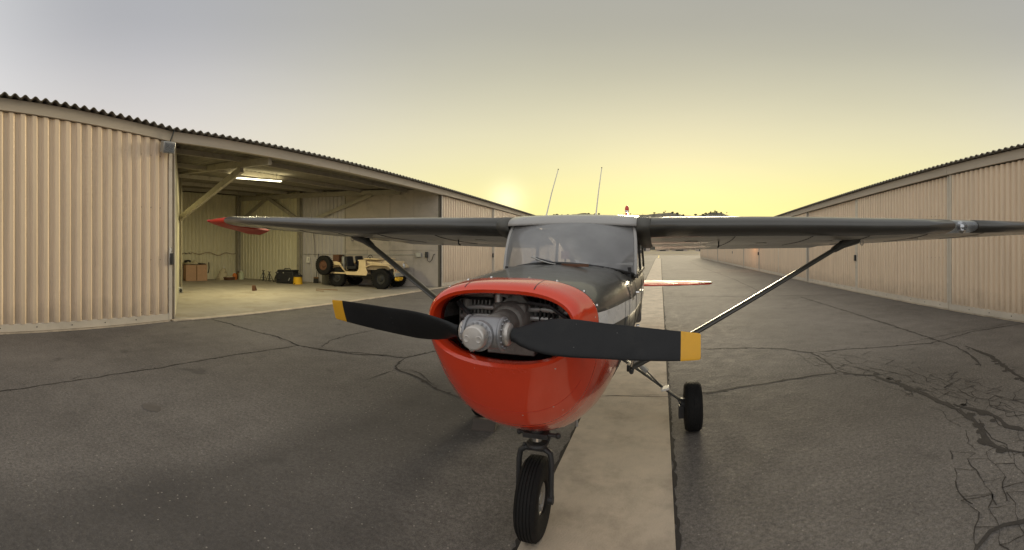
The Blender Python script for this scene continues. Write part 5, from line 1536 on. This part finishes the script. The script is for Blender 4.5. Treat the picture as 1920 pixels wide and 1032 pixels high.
b = MB(); b.tube([(-.25, -.22, .93), (.02, -.18, .91), (.06, .12, .90), (.075, .15, .62), (.075, .21, .42), (.075, .29, .42), (.075, .34, .66), (.06, .33, .98)], .026, 8); solo(b, 'strap_loop', 'bag', 'black strap hanging in a loop over the carton edge', 'strap', (-19.66, 10.7, Z0))

# wall cable on the back wall
t = thing('wall_cable', 'thin dark cable sagging along the cream back wall', 'cable', (-20.42, 10, 0))
pts = []
for i in range(60):
    y = -1.0 + i / 59 * 4.25
    pts.append((.02, y, 1.46 + (.03 * math.sin(i * 1.9) if i < 20 else .05 * math.sin(i * .42)) - (.10 * math.exp(-((y - 2.2) / .3) ** 2))))
b = MB(); b.tube(pts, .014, 6); b.build('cable', M['wood'], t)
b = MB()
for i in range(0, 20, 3): b.box(pts[i], (.03, .05, .06))
b.build('clip', M['darkmetal'], t)

# bottles, bag and rags in the corner
def bottle(name, label, x, y, r, h, m, cap, cat='bottle'):
    t = thing(name, label, cat, (x, y, Z0))
    b = MB(); b.lathe([(r * .9, 0), (r, .02), (r, h * .66), (r * .75, h * .76), (r * .35, h * .86), (r * .33, h * .92)], (0, 0, 0), (0, 0, 1), 18); b.build('bottle', M[m], t)
    b = MB(); b.cyl((0, 0, h * .90), (0, 0, h), r * .42, n=12); b.build('cap', M[cap], t)
bottle('oil_bottle', 'orange plastic bottle on the floor beside the rag tray', -19.55, 12.62, .13, .40, 'orange', 'white')
bottle('wash_bottle', 'pale green plastic bottle on the floor by the corner post', -19.45, 12.98, .15, .50, 'paleplastic', 'white')
bottle('tall_bottle', 'brown bottle hidden behind the pale green one in the corner', -19.85, 13.05, .11, .46, 'wood', 'darkmetal')
t = thing('plastic_bag', 'crumpled whitish plastic bag of rags beside the orange bottle', 'bag', (-19.9, 12.05, Z0))
b = MB(); rings = []
for i in range(12):
    f = i / 11
    rings.append([((.30 * (1 - .75 * f ** 1.6) + random.uniform(-.04, .04)) * math.cos(a) * 1.0, (.34 * (1 - .75 * f ** 1.6) + random.uniform(-.04, .04)) * math.sin(a) + .06 * f, .62 * f ** .9) for a in frange(0, 2 * PI, 16)[:-1]])
b.loft(rings, True, True); b.build('bag', M['cloth'], t, sharp=25)
b = MB(); b.tube([(.05, .05, .56), (.0, .1, .70), (-.06, .16, .60)], .03, 6); b.build('knot', M['white'], t)
t = thing('red_tray', 'low reddish tray full of rags in front of the plastic bag', 'tray', (-19.5, 12.25, Z0), (0, 0, .2))
b = MB(); b.prism([(-.24, .0), (.24, .0), (.29, .16), (-.29, .16)], 'x', -.18, .18); b.build('tray', M['rust'], t, bevel=.01)
b = MB(); b.sphere((0, -.1, .16), .13, 10, 6, (1, 1, .6)); b.sphere((.03, .1, .17), .11, 10, 6, (1, 1, .7)); b.build('rags', M['cloth'], t)

# three jack stands
for i, (x, y, lab) in enumerate(((-17.95, 13.38, 'tallest dark steel jack stand, beyond the two near the tool bag'), (-17.35, 13.32, 'dark steel jack stand in the middle of three by the wall'), (-16.85, 13.40, 'shortest dark steel jack stand directly beside the black tool bag'))):
    t = thing('jack_stand', lab, 'jack stand', (x, y, Z0), (0, 0, .3 * i), group='jack stands by the cream wall')
    h = (.56, .52, .50)[i]
    for k in range(4):
        a = PI / 4 + k * PI / 2
        b = MB(); b.bar((.20 * math.cos(a), .20 * math.sin(a), .012), (.045 * math.cos(a), .045 * math.sin(a), h * .72), .04, .02); b.build('leg', M['darkmetal'], t)
    b = MB()
    for k in range(4):
        a = PI / 4 + k * PI / 2; c = a + PI / 2
        b.bar((.13 * math.cos(a), .13 * math.sin(a), h * .30), (.13 * math.cos(c), .13 * math.sin(c), h * .30), .02, .012)
    b.build('cross_bar', M['darkmetal'], t)
    b = MB(); b.cyl((0, 0, h * .45), (0, 0, h * .95), .032, n=10); b.cyl((0, 0, h * .62), (0, 0, h * .76), .05, n=10); b.build('column', M['darkmetal'], t)
    b = MB(); b.prism([(-.085, h), (-.07, h * .93), (.07, h * .93), (.085, h), (.05, h * .97), (-.05, h * .97)], 'y', -.035, .035); b.build('saddle', M['darkmetal'], t)

t = thing('tool_bag', 'big black box shaped tool bag with carry handle near the wall post', 'tool bag', (-15.95, 13.35, Z0), (0, 0, .30))
b = MB(); b.box((0, 0, .31), (1.02, .55, .58), taper=.97); bg_ = b.build('bag', M['bag'], t, bevel=.05)
b = MB(); b.box((.05, -.02, .625), (.94, .52, .07)); b.build('top_flap', M['bag'], bg_, bevel=.03)
b = MB(); b.tube([(-.18, 0, .65), (-.15, 0, .72), (.15, 0, .72), (.18, 0, .65)], .022, 8); b.build('handle', M['hose'], t)
for x in (-.33, .27):
    b = MB(); b.box((x, -.285, .34), (.26, .05, .30)); b.build('pocket', M['bag'], bg_, bevel=.02)
b = MB(); b.box((-.38, -.285, .53), (.05, .02, .06)); b.box((-.05, -.285, .53), (.05, .02, .06)); b.box((.30, -.32, .22), (.05, .01, .16), Matrix.Rotation(.5, 3, 'Y')); b.build('buckle', M['galv'], bg_)
t = thing('yellow_cooler', 'round yellow drink cooler with black lid beside the tool bag', 'cooler', (-15.12, 13.30, Z0))
b = MB(); b.lathe([(.20, 0), (.225, .02), (.215, .16), (.22, .18), (.205, .34), (.21, .36)], (0, 0, 0), (0, 0, 1), 28); b.build('body', M['yellowplastic'], t)
b = MB(); b.lathe([(.215, .36), (.215, .42), (.16, .46), (.08, .47)], (0, 0, 0), (0, 0, 1), 28); b.build('lid', M['bag'], t)
b = MB(); b.tube([(-.215, 0, .30), (-.25, 0, .42), (-.14, 0, .52), (.14, 0, .52), (.25, 0, .42), (.215, 0, .30)], .014, 8); b.build('handle', M['bag'], t)
b = MB(); b.box((.03, -.21, .05), (.05, .05, .05)); b.build('tap', M['bag'], t, bevel=.008)

# broom and tag on the grey sheets
bx = -15.15; by = WY(bx) - .22
t = thing('broom', 'black handled broom leaning on the grey sheet wall', 'broom', (bx, by, Z0))
b = MB(); b.cyl((.02, -.10, .30), (-.05, .12, 1.42), .016, n=8); b.build('handle', M['hose'], t)
b = MB(); b.box((.02, -.11, .26), (.30, .07, .07)); b.build('head', M['wood'], t, bevel=.01)
b = MB()
for k in range(14): b.bar((-.12 + .02 * k, -.11, .24), (-.13 + .022 * k, -.12, .0), .022, .05, (0, 1, 0))
b.build('bristles', M['hose'], t)
b = MB(); b.box((-.005, -.03, .62), (.10, .03, .07)); b.build('clamp', M['white'], t, bevel=.006)
t = thing('paper_tag', 'white paper tag hanging on the post beside the broom', 'tag', (-15.75, WY(-15.75) - .16, 1.02), (0, .1, .2))
b = MB(); b.box((0, 0, .14), (.20, .006, .30)); b.build('sheet', M['paper'], t, smooth=False)
b = MB(); b.box((.01, -.005, .15), (.02, .003, .16)); b.build('ink', M['darkmetal'], t, smooth=False)
b = MB(); b.cyl((0, 0, .28), (.0, .04, .46), .004, n=6); b.build('string', M['hose'], t)
b = MB(); b.tube([(0, 0, 1.6), (-.03, 0, 1.0), (.05, 0, .5), (.07, 0, -.2)], .010, 6); solo(b, 'hanging_cord', 'hose', 'thin black cord hanging down the grey sheet wall', 'cord', (-15.45, WY(-15.45) - .10, 1.5))

# wedge and strips on the floor
t = thing('floor_wedge', 'small brown wedge standing on the open hangar floor', 'wedge', (-13.95, 9.95, Z0), (0, 0, .5))
b = MB(); b.prism([(-.09, 0), (.13, 0), (-.03, .22), (-.09, .20)], 'x', -.07, .07); b.build('wedge', M['rust'], t, bevel=.01)
b = MB(); b.tube([(.05, .1, .015), (.22, .22, .012), (.38, .28, .012)], .014, 6); b.build('tether', M['cloth'], t)
b = MB(); b.box((0, 0, .012), (.95, .06, .022)); solo(b, 'wooden_stick', 'wood', 'long thin dark stick lying on the hangar floor', 'stick', (-12.3, 12.4, Z0), (0, 0, .35), bevel=.003)
b = MB(); b.box((0, 0, .010), (.34, .05, .018)); solo(b, 'wood_offcut', 'wood', 'short dark offcut lying in front of the long stick', 'offcut', (-12.15, 11.85, Z0), (0, 0, .3), bevel=.003)
# chock beside the inner post
t = thing('metal_chock', 'small grey metal chock at the foot of the inner post', 'chock', (-14.75, 6.92, Z0), (0, 0, .3))
b = MB(); b.prism([(-.16, 0), (.16, 0), (.13, .22), (-.10, .24)], 'x', -.17, .17); b.build('body', M['galv'], t, bevel=.02)
b = MB(); b.cyl((.172, .02, .10), (.180, .02, .10), .07, n=16); b.cyl((.02, -.172, .10), (.02, -.16, .10), .07, n=16); b.build('hole', M['engineblack'], t)

# conduit with socket box on the boards
t = thing('wall_conduit', 'thin conduit with grey socket box and plug lead on plaster boards', 'conduit', wpt(sW(-12.5), 0, 0))
o = Vector(t.location)
def cw(X, z, d=-.03): return Vector(wpt(sW(X), d, z)) - Vector((o.x, o.y, 0))
b = MB(); b.cyl(cw(-16.2, 1.43, -.05), cw(-10.3, 1.43), .016, n=8); b.build('pipe', M['galv'], t)
b = MB(); c = cw(-10.2, 1.43, -.06); b.box(c, (.26, .08, .20), Matrix.Rotation(math.atan(.249), 3, 'Z')); b.build('socket_box', M['galv'], t, bevel=.012)
b = MB(); c = cw(-9.83, 1.44, -.07); b.box(c, (.14, .09, .26), Matrix.Rotation(math.atan(.249), 3, 'Z')); b.build('socket', M['darkmetal'], t, bevel=.02)
b = MB(); b.tube([cw(-9.80, 1.38, -.1), cw(-9.78, 1.18, -.12), cw(-9.68, 1.12, -.12), cw(-9.58, 1.22, -.1), cw(-9.52, 1.44, -.08), cw(-9.45, 1.47, -.08)], .016, 8); b.build('lead', M['hose'], t)

# amber lamp on the right row, lit
t = thing('wall_lamp', 'lit amber wall lamp high on the closed hangar row', 'wall lamp', (7.30, 32.2, 2.9))
b = MB(); b.box((.08, 0, .08), (.10, .14, .18)); b.build('back_box', M['darkmetal'], t, bevel=.01)
b = MB(); b.sphere((-.02, 0, .06), .09, 12, 8, (1, .9, 1.1)); b.build('globe', M['lamp_orange'], t)
al_ = bpy.data.lights.new('wall_glow', 'POINT'); al_.energy = 40; al_.color = (1.0, .42, .12); al_.shadow_soft_size = .1
ao = bpy.data.objects.new('wall_glow', al_); C.objects.link(ao); ao.parent = t; ao.location = (-.55, .2, -.4)
